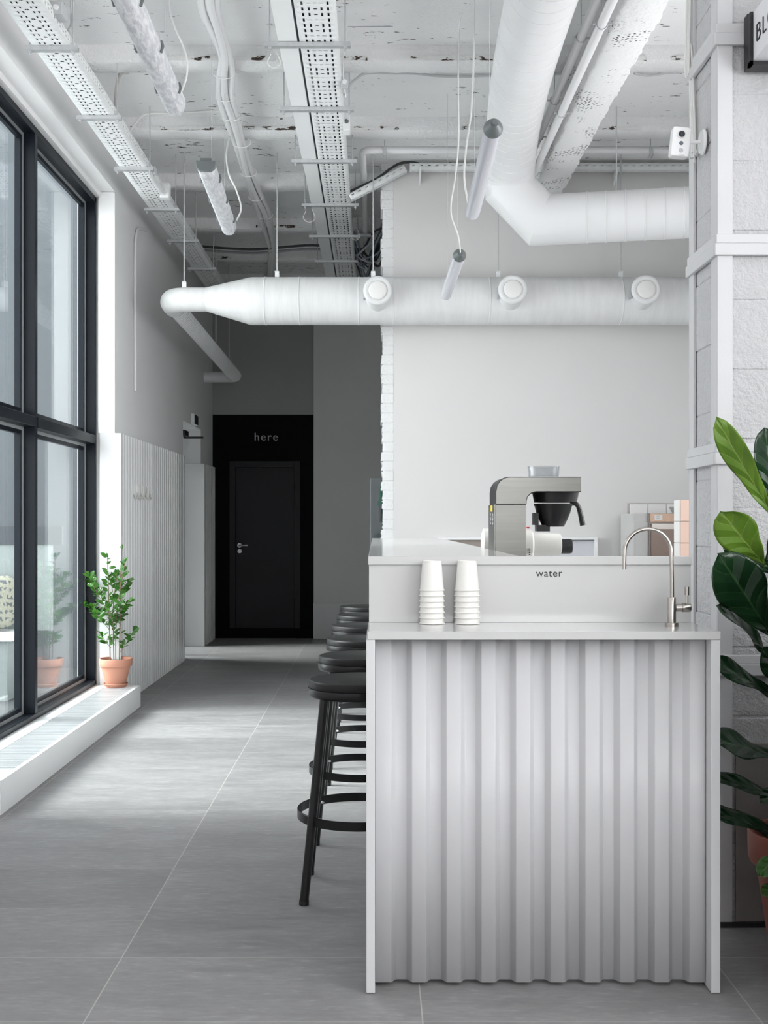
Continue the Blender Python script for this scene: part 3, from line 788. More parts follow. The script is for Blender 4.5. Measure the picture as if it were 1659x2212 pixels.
MB().box(X(1367, YD + .05), X(1399, YD + .05), YD + .05, YP - .03, .6, Z(1109.5, YD + .05)).build('carcass', CABG, gc)
MB().box(X(1367.5, YD + .05), X(1399, YD + .05), YD + .035, YD + .049, .6, Z(1128, YD + .05)).build('cabinet_door', CABG, gc, bevel=.002)
bw = thing('grey_bowl', 'small grey bowl on top of the dishwasher', 'bowl')
MB().lathe([(0, 0), (.03, 0), (.05, .035), (.056, .05), (.053, .05), (.046, .033), (0, .01)], (X(1462, YD + .15), YD + .15, Z(1109, YD) + .0), 28).build('bowl', simple('bowl_grey', (.35, .36, .36), .4), bw)
YV = 5.9
tp = thing('tiled_pillar', 'low pillar clad in white tiles and tiles tinted pink as warm light, next to the block pier', 'tiled pillar')
xa, xb = X(1471, YV), X(1530, YV); zt = Z(1079.5, YV)
MB().box(xa, xb, YV, YV + .12, .0, zt).build('pillar_core', GROUT, tp)
th = 46.8 / F * YV; fm = MB(); sm = MB(); zz = zt + th * .0; k = 0
while zz > .3:
    fm.box(xa - .001, xb, YV - .006, YV + .001, max(zz - th, .3) + .002, zz - .001)
    sm.box(xa - .006, xa + .001, YV + .002, YV + .115, max(zz - th, .3) + .002, zz - .001)
    zz -= th
fm.build('warm_lit_tiles', WARMT, tp); sm.build('white_tiles', WTILE, tp)

# glass screen and hanging things beyond the partition
gs = thing('glass_screen', 'clear glass screen standing beyond the brick wall end', 'glass screen')
YS = 9.6
MB().box(X(800, YS), X(850, YS), YS, YS + .012, .9, Z(1033, YS)).build('glass_pane', glass('screen_glass', (.82, .87, .88), 1.5), gs)
MB().box(X(799.5, YS), X(801.2, YS), YS - .003, YS + .015, .9, Z(1033, YS)).build('edge_profile', CABLEG, gs)
MB().box(X(800, YS), X(850, YS), YS - .1, YS + .1, .0, .9).build('screen_base', PANEL, gs)
ap = MB().tube([P(826, 1037, 9.8), P(825, 1060, 9.8), P(823, 1090, 9.8), P(827, 1110, 9.8)], [.012, .02, .028, .012], 10)
tag(ap.build('green_cloth', GREENC, None), 'strip of green cloth peeking past the brick wall end', 'cloth')
ap = MB().tube([P(824, 1090, 9.75), P(822, 1100, 9.75), P(822, 1128, 9.75)], [.012, .014, .012], 8)
tag(ap.build('black_strap', BLACKP, None), 'black strap hanging below the green cloth', 'strap')

# ================================================================ CEILING SERVICES
# cable trays
def rowholes(w, fr_, period, ln, wd):
    return [(w * a - wd / 2, w * a + wd / 2, period * .5 - ln / 2, period * .5 + ln / 2) for a in fr_]
def tray(name, label, x0, w, zb, ya, yb, holes, period, side=.055):
    t_ = thing(name, label, 'cable tray', (0, 0, 0))
    MB().perf(w, ya, yb, period, holes, lambda u_, v_: (x0 + u_, v_, zb)).build('tray_floor', TRAY, t_, solid=.0015, recalc=False)
    hs = [(side * .30, side * .30 + .006, period * .2, period * .2 + .02), (side * .62, side * .62 + .006, period * .2 + .012, period * .2 + .032)] if holes else []
    for xs in (x0, x0 + w):
        MB().perf(side, ya, yb, .05, [(a, b, c * .0 + .008 + (.0 if i else .006), .028 + (.0 if i else .006)) for i, (a, b, c, e) in enumerate(hs)], lambda u_, v_: (xs, v_, zb + u_)).build('tray_side', TRAY, t_, solid=.0015, recalc=False)
    return t_
ZTC = 3.83; W2 = .2; PER = .0625 * 3
hol = []
for k in range(3):
    v = k * .0625
    for a in (.185, .815): hol.append((W2 * a - .005, W2 * a + .005, v + .013, v + .049))
for v in (.0625, .125):
    for a in (.345, .655): hol.append((W2 * a - .005, W2 * a + .005, v + .013, v + .049))
    for (hw, hl_) in ((.0105, .0035), (.0075, .0065)): hol.append((W2 * .5 - hw, W2 * .5 + hw, v + .031 - hl_, v + .031 + hl_))
for a, b in ((.29, .40), (.46, .54), (.60, .71)): hol.append((W2 * a, W2 * b, .029, .034))
tray('cable_tray', 'perforated white cable tray in the middle of the ceiling', -.394, W2, ZTC, 4.8, 13.0, hol, PER, .06)
tt = thing('cable_trunking', 'plain narrow white trunking beside the central perforated tray', 'cable trunking')
MB().box(-.5056, -.4075, 4.8, 13.0, ZTC, ZTC + .06).build('trunking_body', TRAY, tt, bevel=.002)
MB().box(-.4072, -.3945, 4.8, 13.0, ZTC + .02, ZTC + .03).build('gap_filler', CABLED, tt)
ZTL = 3.695; W1 = .186; hol = []
for k in range(2):
    v = k * .05
    for a in (.24, .37, .64, .77): hol.append((W1 * a - .004, W1 * a + .004, v + .013, v + .036))
for (hw, hl_) in ((.0105, .004), (.0075, .0075)): hol.append((W1 * .505 - hw, W1 * .505 + hw, .048 - hl_, .048 + hl_))
tray('cable_tray', 'perforated white cable tray running along the left wall', -1.704, W1, ZTL, 4.7, 12.9, hol, .1, .055)
# cables lying in the trays
def bundle(x0, w, zb, ya, yb, n, label, mats):
    t_ = thing('cable_bundle', label, 'cables')
    for k in range(n):
        xx = x0 + w * (k + .5) / n; r_ = w / n * .46
        pts = [(xx + R.uniform(-.003, .003), ya + (yb - ya) * i / 14, zb + r_ + .003 + R.uniform(0, .004)) for i in range(15)]
        MB().tube(smooth(pts, 3), r_, 8).build('cable', mats[k % len(mats)], t_)
bundle(-.39, .192, ZTC, 4.8, 13., 7, 'dark cables lying in the central ceiling tray', [CABLED, CABLED, CABLED])
bundle(-1.70, .178, ZTL, 4.7, 12.9, 7, 'grey and black cables lying in the left wall tray', [CABLED, CABLEG, CABLED])
# hangers
def hanger(x0, x1, r0, r1, zb, Y, label, group):
    t_ = thing('tray_hanger', label, 'tray hanger', (0, Y, 0), group)
    m = MB().box(x0, x1, -.018, .018, zb - .024, zb - .0215).box(x0, x1, -.018, -.0155, zb - .024, zb - .002).box(x0, x1, .0155, .018, zb - .024, zb - .002)
    m.build('crossbar', GALV, t_)
    for xx in (r0, r1):
        MB().tube([(xx, 0, zb - .045), (xx, 0, ZC)], .004, 8).tube([(xx, 0, zb - .034), (xx, 0, zb - .024)], .009, 6).build('threaded_rod', GALV, t_)
    return t_
g1 = 'hangers under the central tray'; g2 = 'hangers under the left tray'
on = ['nearest', 'second', 'third', 'fourth', 'fifth', 'sixth']
Ys = [2.51 * F / (CY - y_) for y_ in (92, 232, 345, 440, 508, 562)]
h0 = hanger(-.578, -.13, -.552, -.158, ZTC, Ys[0], 'nearest steel crossbar hanger of the central ceiling trays', g1)
for i in range(1, 6): dup(h0, (0, Ys[i], 0), '%s steel crossbar hanger of the central ceiling trays' % on[i])
Ys = [2.375 * F / (CY - y_) for y_ in (100, 250, 361, 449.6, 518, 578)]
h0 = hanger(-1.74, -1.478, -1.72, -1.503, ZTL, Ys[0], 'nearest steel crossbar hanger of the left wall tray', g2)
for i in range(1, 6): dup(h0, (0, Ys[i], 0), '%s steel crossbar hanger of the left wall tray' % on[i])
# tray along the partition and its angled link
wt = thing('cable_tray', 'slim slotted tray along the top of the far white wall', 'cable tray')
zt0 = 4.022
def wallrun(A, B, t_, nm):
    A, B = Vector(A), Vector(B); d_ = (B - A); L = d_.length; d_.normalize(); n_ = Vector((-d_.y, d_.x, 0))
    MB().perf(.05, 0, L, .06, [(.028, .036, .02, .040)], lambda u_, v_: A + d_ * v_ + Vector((0, 0, u_))).build('tray_side', TRAY, t_, solid=.0015, recalc=False)
    MB().perf(.07, 0, L, .06, [(.018, .023, .0, .034), (.045, .05, .02, .055)], lambda u_, v_: A + d_ * v_ + n_ * u_).build('tray_floor', TRAY, t_, solid=.0015, recalc=False)
wallrun((.262, 8.83, zt0), (XR, 8.83, zt0), wt, 'a')
dt = thing('cable_tray', 'short sloping slotted tray linking the wall tray to the central one', 'cable tray')
A = Vector((-.185, 8.83, 3.79)); B = Vector((.258, 8.83, zt0)); d_ = (B - A).normalized(); n_ = Vector((-d_.z, 0, d_.x)); L = (B - A).length
MB().perf(.05, 0, L, .06, [(.028, .036, .02, .040)], lambda u_, v_: A + d_ * v_ + n_ * u_).build('tray_side', TRAY, dt, solid=.0015, recalc=False)
MB().perf(.07, 0, L, .06, [(.018, .023, .0, .034), (.045, .05, .02, .055)], lambda u_, v_: A + d_ * v_ + Vector((0, u_, 0))).build('tray_floor', TRAY, dt, solid=.0015, recalc=False)
for px, sgn in ((1334, 1), (908, 0)):
    b_ = thing('tray_bracket', 'small bracket under the wall tray %s' % ('right of the ceiling beam' if sgn else 'near the brick wall end'), 'bracket')
    xx = X(px, 8.8)
    MB().prism([(8.76, zt0 - .002), (YP, zt0 - .002), (YP, zt0 - .09)], xx - .006, xx + .006, 'X').build('bracket_plate', TRAY, b_)
cbl = MB().tube(smooth([(-.2, 8.86, 3.86), (.0, 8.86, 3.955), (.12, 8.86, 4.04), (.2, 8.86, 4.08), (.3, 8.87, 4.085), (.42, 8.87, 4.06), (.6, 8.87, 4.05), (2.6, 8.87, 4.05)], 6), .010, 8)
tag(cbl.build('cable', CABLED, None), 'dark cable lying in the sloping slotted tray', 'cable')

# water pipe
pp = thing('water_pipe', 'white pipe turning the corner under the ceiling by the brick wall end', 'pipe')
path = [(2.65, 8.2, 3.965), (.0, 8.2, 3.965)] + [tuple(v) for v in arc((-.03, 8.26, 3.965), .06, -PI / 2, -PI, 8, (1, 0, 0), (0, 1, 0))] + [(-.09, 9.0, 3.96), (-.09, 12.2, 3.95)]
MB().tube(path, .026, 14).build('pipe_run', DUCTS, pp)
for xx in (X(831, 8.2), X(1405, 8.2)):
    MB().tube([(xx, 8.2, 3.965), (xx, 8.2, ZC)], .004, 8).box(xx - .012, xx + .012, 8.165, 8.172, 3.915, 3.98).box(xx - .012, xx - .009, 8.165, 8.23, 3.915, 3.93).box(xx + .009, xx + .012, 8.165, 8.23, 3.915, 3.93).build('pipe_clip', GALV, pp)
for yy in (10.4, 11.55):
    MB().box(-.17, .01, yy, yy + .03, 3.90, 3.925).tube([(-.16, yy + .015, 3.91), (-.16, yy + .015, ZC)], .004, 6).tube([(0, yy + .015, 3.91), (0, yy + .015, ZC)], .004, 6).build('pipe_cradle', GALV, pp)
# twin pipes beside the beam
for nm, xx, zz, ya, yb, lb in (('lower', 1.085, 3.715, 4.2, 8.3, 'lower white pipe running along the rough ceiling beam'), ('upper', 1.075, 3.86, 4.2, 7.9, 'upper white pipe tucked above the other beside the beam')):
    t_ = thing('heating_pipe', lb, 'pipe', (0, 0, 0), 'pipes along the beam')
    MB().tube([(xx, ya, zz), (xx, yb, zz)], .0235, 16).build('pipe_run', DUCTS, t_)
    for yy in ((5.55, 6.75, 7.9) if nm == 'lower' else (5.3, 6.05, 6.95, 7.6)):
        cl = MB().tube(arc((xx, yy, zz), .027, 0, 2 * PI, 18, (1, 0, 0), (0, 0, 1))[:-1], .0035, 6, closed=True)
        cl.tube([(xx + .026, yy, zz), (xx + .05, yy, zz)], .006, 6).tube([(xx - .026, yy, zz), (xx - .042, yy, zz)], .006, 6).tube([(xx, yy, zz + .027), (xx, yy, ZC)], .0035, 6)
        cl.build('pipe_clamp', GALV, t_)

# horizontal supply duct with diffusers
YDt, RD = 8.68, .177
ZD = Z(650.5, YDt)
du = thing('supply_duct', 'large white round duct running across in front of the far wall', 'air duct')
xs = []; 
x_full, x_small = X(541, YDt), X(447, YDt)
pts, rad = [], []
def add(px, r_): pts.append((X(px, YDt), YDt, ZD + (.012 if r_ < .1 else 0))); rad.append(r_)
add(1560, RD)
for px in (1338, 1055, 850, 775, 648, 574):
    add(px + 1.6, RD); add(px + .8, RD + .003); add(px - .8, RD + .003); add(px - 1.6, RD)
add(545, RD); add(541, RD - .001)
add(449, .092); add(446, .090)
MB().tube(pts, rad, 56).build('duct_body', DUCT, du, angle=20)
xe_ = -1.545; zs = ZD + .012
rb = .13
ex_ = [Vector((X(446, YDt), YDt, zs)), Vector((xe_ + rb, YDt, zs))] + arc((xe_ + rb, YDt + rb, zs), rb, -PI / 2, -PI, 10, (1, 0, 0), (0, 1, 0))[1:] + [Vector((xe_, YDt + rb + .09, zs - .004))]
MB().tube(ex_, .090, 40).build('elbow', DUCT, du, angle=50)
for px, py in ((816, 627), (1108, 625), (1396, 625)):
    Yd = YDt - .33
    c = Vector((X(px, YDt - .30), YDt, Z(py, YDt - .30)))
    n = thing('air_diffuser', 'round white air valve on the long duct, %s' % {816: 'leftmost, by the brick wall end', 1108: 'middle of the three', 1396: 'rightmost, near the pier'}[px], 'air diffuser', (c.x, YDt, c.z), 'round air valves on the long duct')
    # stub slants towards the viewer
    bx = X(px + (-6 if px < 900 else -12), YDt) - c.x if False else -.012
    MB().tube([(0, -.08, -.05), (0, -.285, .0)], .088, 32).build('spigot', DUCTS, n)
    MB().lathe([(.060, -.292), (.070, -.304), (.086, -.308), (.100, -.304), (.106, -.294), (.106, -.282), (.088, -.280)], (0, 0, 0), 48, 'Y').build('outer_ring', DUCTS, n, angle=60)
    MB().lathe([(0, -.316), (.055, -.315), (.0665, -.311), (.068, -.305), (.064, -.298), (0, -.298)], (0, 0, 0), 48, 'Y').build('valve_disc', simple('valve_cream', (.80, .79, .77), .4), n, angle=60)
    MB().lathe([(0, -.2965), (.09, -.2965), (.09, -.285), (0, -.285)], (0, 0, 0), 32, 'Y').build('inner_gap', CABLEG, n)
    MB().box(-.105, -.088, -.26, -.2, -.05, .03).build('clamp_screw', GALV, n)
fl = thing('branch_duct', 'thin ribbed white duct running from the elbow to the back', 'air duct')
A = Vector((xe_, YDt + rb + .07, zs - .01)); B = Vector((-1.53, 12.62, 2.93))
pts, rad = [], []
n = 74
for i in range(n):
    t0 = i / n; p_ = A.lerp(B, t0); L = (B - A) / n
    pts += [p_, p_ + L * .5, p_ + L * .62, p_ + L * .80]; rad += [.064, .064, .0675, .0675]
pts.append(B); rad.append(.064)
MB().tube(pts, rad, 32).build('duct_body', DUCTS, fl, angle=20)
MB().tube([A - Vector((0, .03, 0)), A + Vector((0, .05, 0))], .074, 28).build('collar', DUCT, fl)
ee = arc(B + Vector((-.1, 0, 0)), .1, 0, PI / 2, 8, (1, 0, 0), (0, 1, 0)) + [Vector((XL, B.y + .1, B.z))]
MB().tube([B - Vector((0, .02, 0))] + ee, .060, 24).build('end_elbow', DUCTS, fl, angle=60)
# hangers for the ducts
for px, lb in ((398, 'left elbow of the long duct'), (598.5, 'long duct near its taper'), (806, 'long duct by the left air valve'), (1076, 'long duct by the middle air valve'), (1341, 'long duct by the right air valve')):
    r_ = .09 if px < 450 else RD
    xx = X(px, YDt); t_ = thing('duct_hanger', 'thin steel rod and bracket holding the ' + lb, 'duct hanger', (xx, YDt, 0), 'rods holding the long duct')
    zb0 = (zs if px < 450 else ZD) + r_
    MB().tube([(0, 0, zb0 + .04), (0, 0, ZC)], .0045, 8).build('threaded_rod', GALV, t_)
    MB().box(-.016, .016, -.004, .004, zb0 - .02, zb0 + .045).box(-.016, .016, -.02, .02, zb0 + .04, zb0 + .045).build('bracket', TRAY, t_)
for yy in (11.1, 12.1):
    t_ = thing('duct_hanger', 'thin rod holding the ribbed duct, %s one' % ('nearer' if yy < 11.5 else 'farther'), 'duct hanger', (-1.53, yy, 0), 'rods holding the ribbed duct')
    MB().tube([(0, 0, 3.02), (0, 0, ZC)], .0045, 8).build('threaded_rod', GALV, t_)
# the big overhead duct
bd = thing('extract_duct', 'largest white duct coming overhead and bending right to the pier', 'air duct')
RB = .166
ctrl = [(.755, 3.2, 3.74), (.76, 4.6, 3.75), (.772, 5.5, 3.76), (.80, 6.3, 3.775), (.838, 6.95, 3.775), (.872, 7.4, 3.76), (.893, 7.66, 3.715), (.902, 7.765, 3.64)]
cp = smooth(ctrl, 26)
pts, rad = [], []; acc = 0; last = cp[0]
for i, p_ in enumerate(cp):
    acc += (p_ - last).length; last = p_
    near = acc % .118
    pts.append(p_); rad.append(RB)
# seam grooves at even steps along the run
P2, R2 = [cp[0]], [RB]
tot = 0; nxt = .06
for a, b in zip(cp, cp[1:]):
    L = (b - a).length
    while nxt < tot + L:
        p_ = a.lerp(b, (nxt - tot) / L); dd = (b - a).normalized()
        while (P2[-1] - p_).length < .009 and len(P2) > 1: P2.pop(); R2.pop()
        P2 += [p_ - dd * .0035, p_ - dd * .0012, p_ + dd * .0012, p_ + dd * .0035]; R2 += [RB, RB - .003, RB - .003, RB]
        nxt += .118
    tot += L
    if (b - P2[-1]).length > .012: P2.append(b); R2.append(RB)
MB().tube(P2, R2, 56).build('duct_body', DUCTS, bd, angle=20)
c1 = Vector((.907, 7.79, 3.575)); c2 = Vector((1.110, 7.79, 3.362))
MB().tube([(.903, 7.775, 3.66), c1, c2, (1.30, 7.75, 3.362)], RB + .001, 56).build('mitred_elbow', DUCTS, bd, angle=25)
pts, rad = [], []
A = Vector((1.29, 7.752, 3.362)); B = Vector((2.69, 7.47, 3.362)); dd = (B - A).normalized(); L = (B - A).length; s_ = 0
pts.append(A); rad.append(RB)
while s_ < L - .15:
    s_ += .125
    p_ = A + dd * s_; pts += [p_ - dd * .004, p_ - dd * .0015, p_ + dd * .0015, p_ + dd * .004]; rad += [RB, RB + .005, RB + .005, RB]
pts.append(B); rad.append(RB)
MB().tube(pts, rad, 56).build('straight_run', DUCTS, bd, angle=20)
xx = X(1333, 7.7)
t_ = thing('duct_hanger', 'thin steel rod holding the large duct right of the beam', 'duct hanger', (xx, 7.72, 0))
MB().tube([(0, 0, 3.52), (0, 0, ZC)], .0045, 8).build('threaded_rod', GALV, t_)

# lamps: wrapped battens on the left
def batten(Y0_, x0, x1, L, z, label, grey):
    t_ = thing('batten_lamp', label, 'ceiling lamp', (0, 0, 0), 'plastic wrapped batten lamps')
    A = Vector((x0, Y0_, z)); B = Vector((x1, Y0_ + L, z)); d_ = (B - A).normalized(); s__ = Vector((d_.y, -d_.x, 0))
    prof = [(-.046, .045), (-.048, .022), (-.036, -.012), (-.020, -.026), (.020, -.026), (.036, -.012), (.048, .022), (.046, .045)]
    m = MB(); rows = []
    nn = 44
    for i in range(nn + 1):
        p_ = A.lerp(B, i / nn); k = 1.
        if i == 0 or i == nn: k = .86
        rows.append([m.bm.verts.new(p_ + s__ * (a * k + R.uniform(-.001, .001)) + Vector((0, 0, b * k + .008 * (1 - k) + R.uniform(-.001, .001)))) for a, b in prof])
    for a, b in zip(rows, rows[1:]):
        for k in range(8): m.bm.faces.new((a[k], a[(k + 1) % 8], b[(k + 1) % 8], b[k]))
    m.bm.faces.new(rows[0]); m.bm.faces.new(list(reversed(rows[-1])))
    m.build('wrapped_diffuser', FOIL, t_, angle=50)
    for k in (.18, .5, .84):
        p_ = A.lerp(B, k)
        for sg in (-1, 1): MB().tube([p_ + s__ * .047 * sg + Vector((0, 0, .005)), p_ + s__ * .054 * sg + Vector((0, 0, .03)), p_ + s__ * .047 * sg + Vector((0, 0, .05))], .006, 6).build('clip', GREYP, t_)
    e = A - d_ * .004
    MB().prism([(e.x - .05, z + .05), (e.x - .05, z + .015), (e.x - .03, z - .006), (e.x + .03, z - .006), (e.x + .05, z + .015), (e.x + .05, z + .05)], e.y - .012, e.y + .02).build('end_cap', GREYP, t_, bevel=.004)
    hs = MB().box(-.03, .03, 0, L, 0, .02).build('housing', GREYP, t_)
    hs.location = (x0, Y0_, z + .046); hs.rotation_euler = (0, 0, -math.atan2(x1 - x0, L))
    for k in (.22, .78):
        p_ = A.lerp(B, k)
        MB().tube([p_ + Vector((0, 0, .05)), Vector((p_.x, p_.y, ZC))], .0013, 6).build('suspension_wire', GALV, t_)
batten(3.91, -.885, -.893, 1.27, 3.165, 'nearer plastic wrapped batten lamp hanging at upper left', 0)
batten(6.05, -.887, -.925, 1.27, 3.165, 'farther plastic wrapped batten lamp with a grey end cap', 1)
def tubelamp(Y0_, x0, x1, L, z, label):
    t_ = thing('tube_lamp', label, 'pendant lamp', (0, 0, 0), 'round tube lamps on wires')
    A = Vector((x0, Y0_, z)); B = Vector((x1, Y0_ + L, z)); d_ = (B - A).normalized()
    MB().tube([A + d_ * .02, A + d_ * .03, B - d_ * .03, B - d_ * .01, B], [.0335, .0345, .0345, .033, .026], 32).build('lamp_tube', LTUBE, t_)
    MB().tube([A - d_ * .035, A - d_ * .028, A - d_ * .008, A + d_ * .018, A + d_ * .024], [.013, .018, .030, .0375, .0375], 32).build('end_cap', GREYP, t_)
    MB().tube([A - d_ * .055, A - d_ * .03], .009, 16).build('cable_gland', GREYP, t_)
    c = MB().box(-.016, .016, .05, L - .05, -.0, .004).build('led_strip', simple('led_board', (.8, .8, .82), .4), t_)
    c.location = A + Vector((0, 0, .031)); c.rotation_euler = (0, 0, -math.atan2(x1 - x0, L))
    for k in (.15, .85):
        p_ = A.lerp(B, k)
        MB().tube([p_ + Vector((0, 0, .034)), Vector((p_.x, p_.y, ZC))], .0011, 6).build('suspension_wire', GALV, t_)
    return A, B
A1, B1 = tubelamp(4.40, .449, .472, 1.24, 2.828, 'larger nearer round tube lamp hanging by the big duct bend')
A2, B2 = tubelamp(6.50, .474, .466, 1.16, 2.830, 'smaller farther round tube lamp hanging before the long duct')
def hose(name, pts, r, mat, label, cat, seg=10, n=8, group=None):
    return tag(MB().tube(smooth(pts, n), r, seg).build(name, mat, None), label, cat, group)
hose('lamp_cable', [A2 - Vector((0, .05, 0)), P(990, 510, 6.35), P(974, 455, 6.3), P(984, 380, 6.3), P(991, 300, 6.3), P(990, 180, 6.3), P(992, 60, 6.3), P(999, 28, 6.2)], .0036, CABLEW, 'white cable dropping to the farther tube lamp', 'cable')
hose('lamp_cable', [B1 + Vector((-.03, -.12, .02)), P(1003, 385, 5.5), P(1007, 320, 5.6), P(1018, 240, 5.7), P(1023, 130, 5.8), P(1024, 20, 5.95), P(1023, -30, 5.9)], .0042, CABLEW, 'white cable dropping to the nearer tube lamp', 'cable')
hose('lamp_cable', [P(511, 476, 7.29), P(521, 450, 7.2), P(510, 410, 7.1), P(494, 375, 7.1), P(489, 330, 7.3), P(497, 292, 7.95), P(500, 270, 7.9)], .0050, CABLEW, 'white cable curving from the conduits to the farther wrapped lamp', 'cable')
hose('lamp_cable', [P(393, 196, 5.17), P(404, 160, 5.15), P(401, 115, 5.2), P(378, 60, 5.3), P(367, 20, 5.6), P(365, -25, 5.9)], .0042, CABLEW, 'white cable curving down to the nearer wrapped lamp', 'cable')
# conduit bundle across the ceiling
bp = [(446, -30), (456, 20), (470, 60), (486, 120), (482, 160), (484, 205), (500, 250), (520, 312), (533, 370), (548, 415), (568, 455), (584, 500), (590, 540), (584, 590), (580, 640)]
for i, (ox, oz, r_) in enumerate(((-.030, -.005, .020), (.004, -.014, .022), (.036, .0, .018), (.014, .022, .016))):
    pts = []
    for k, (px, py) in enumerate(bp):
        p_ = PZ(px, py, 3.97); w = 1 + .5 * math.sin(k * 1.3 + i)
        pts.append(p_ + Vector((ox * w + R.uniform(-.004, .004), 0, oz + R.uniform(-.004, .004))))
    hose('conduit', pts, r_, DUCTS, ['left', 'front', 'right', 'upper hidden'][i] + ' white conduit of the strapped ceiling bundle', 'conduit', 12, 6, 'conduits strapped together under the ceiling')
for k, (px, py) in enumerate(((484, 158), (487, 208), (499, 250), (522, 308), (536, 372), (553, 425), (573, 465))):
    p_ = PZ(px, py, 3.97)
    m = MB().tube([(p_.x + .064 * math.cos(a), p_.y + .01 * math.sin(a), p_.z + .038 * math.sin(a)) for a in [2 * PI * j / 20 for j in range(20)]], .0025, 6, closed=True)
    tag(m.build('cable_tie', CABLEW, None), '%s thin tie around the ceiling conduits' % ['nearest', 'second', 'third', 'middle', 'fifth', 'sixth', 'farthest'][k], 'cable tie', 'ties around the conduits')
# flexible grey conduits
def flex(pts, r_, label, n=10):
    c = smooth(pts, n); P3, R3 = [], []
    for a, b in zip(c, c[1:]):
        P3 += [a, a.lerp(b, .5)]; R3 += [r_, r_ * .84]
    return tag(MB().tube(P3 + [c[-1]], R3 + [r_], 8).build('flexible_conduit', simple('flex_grey', (.55, .55, .56), .6), None), label, 'conduit')
flex([PZ(741, 208, 3.95), PZ(752, 188, 4.0), PZ(770, 170, 4.06), PZ(793, 158, 4.08), PZ(850, 158, 4.085), PZ(900, 159, 4.085), PZ(945, 164, 4.085), PZ(1010, 165, 4.085), PZ(1060, 163, 4.085), PZ(1190, 160, 4.085), PZ(1290, 158, 4.085)], .009, 'grey flexible conduit crossing the ceiling right of the central tray', 14)
flex([PZ(1370, 158, 4.085), PZ(1400, 163, 4.08), PZ(1440, 158, 4.085), PZ(1500, 153, 4.085)], .009, 'grey flexible conduit under the ceiling between beam and pier', 14)
flex([PZ(146, 68, 3.78), PZ(155, 55, 3.85), PZ(155, 30, 3.95), PZ(155, -20, 4.05)], .010, 'grey flexible conduit rising from the left tray', 12)
hose('conduit', [PZ(249, 243, 3.76), PZ(251, 200, 3.85), PZ(256, 170, 3.98), PZ(262, 158, 4.05), PZ(275, 156, 4.08)], .012, simple('old_conduit', (.5, .49, .47), .6), 'greyish conduit bending from ceiling down to the left tray', 'conduit')
hose('cable', [PZ(277, 292, 3.75), PZ(290, 270, 3.9), PZ(316, 247, 4.07), PZ(380, 245, 4.09), PZ(430, 242, 4.09), PZ(482, 241, 4.05)], .006, CABLEW, 'thin white cable along the ceiling above the left tray', 'cable')
hose('cable', [(XL + .012, 9.0, 2.35), (XL + .012, 9.0, 3.4), (XL + .015, 9.02, 3.55), (XL + .012, 9.12, 3.64), (XL + .02, 9.4, 3.70)], .011, DUCTS, 'white painted conduit on the left wall next to the window', 'conduit')
hose('cable', [P(749, 62, 6.2), P(745, 100, 6.2), P(741, 150, 6.5), P(747, 210, 6.6)], .003, CABLEW, 'thin loose wire beside the central tray', 'cable')
hose('wire', [P(752, 58, 6.3), P(870, 57, 6.5), P(990, 60, 6.5), P(1000, 62, 6.5)], .0025, CABLEG, 'thin grey wire stretched along the ceiling', 'wire')
for i, (cx_, cy_, Y_, s__) in enumerate(((592, 130, 6.1, 1.), (668, 465, 9.2, .9), (768, 507, 10.0, .7))):
    pts = [P(cx_ + s__ * 13 * math.cos(a) * (1 + .2 * math.sin(3 * a)), cy_ + s__ * 17 * math.sin(a), Y_) for a in [-1.2 + 5.2 * j / 10 for j in range(11)]]
    hose('loose_wire', pts, .0028, CABLEW, 'loose loop of white wire, %s along the central tray' % ['nearest', 'middle', 'farthest'][i], 'wire', 6, 5, 'wire loops hanging at the tray')
# junction boxes
def jbox(px, py, Y_, w, d_, h, label, mat=WHITE, rot=.0):
    t_ = thing('junction_box', label, 'junction box', P(px, py, Y_), None, rot)
    MB().box(-w / 2, w / 2, -d_ / 2, d_ / 2, -h / 2, h / 2).build('box_body', mat, t_, bevel=.004)
    MB().lathe([(0, -.008), (.012, -.008), (.014, 0)], (0, -d_ / 2, 0), 16, 'Y').build('knockout', GREYP if mat is WHITE else WHITE, t_)
jbox(127, 26, 5.5, .06, .10, .06, 'grey junction box on the side of the left tray near the top', simple('box_grey', (.5, .51, .52), .5))
jbox(330, 370, 7.9, .05, .07, .05, 'small grey junction box on the left tray past its third hanger', MATS['box_grey'])
jbox(745, 183, 6.6, .04, .09, .07, 'small grey junction box hanging right of the central tray', MATS['box_grey'])
jbox(749, 268, 7.3, .045, .1, .11, 'white junction box right of the central tray past its second hanger')
jb = thing('floodlight', 'white box lamp with a round lens on the left tray side', 'lamp', P(357, 412, 8.4))
MB().box(-.035, .035, -.04, .04, -.06, .05).build('lamp_body', WHITE, jb, bevel=.008)
MB().lathe([(0, -.03), (.022, -.026), (.026, 0)], (-.01, -.04, -.02), 18, 'Y').lathe([(0, -.03), (.022, -.026), (.026, 0)], (-.02, -.04, .035), 18, 'Y').build('lenses', PAPER, jb)
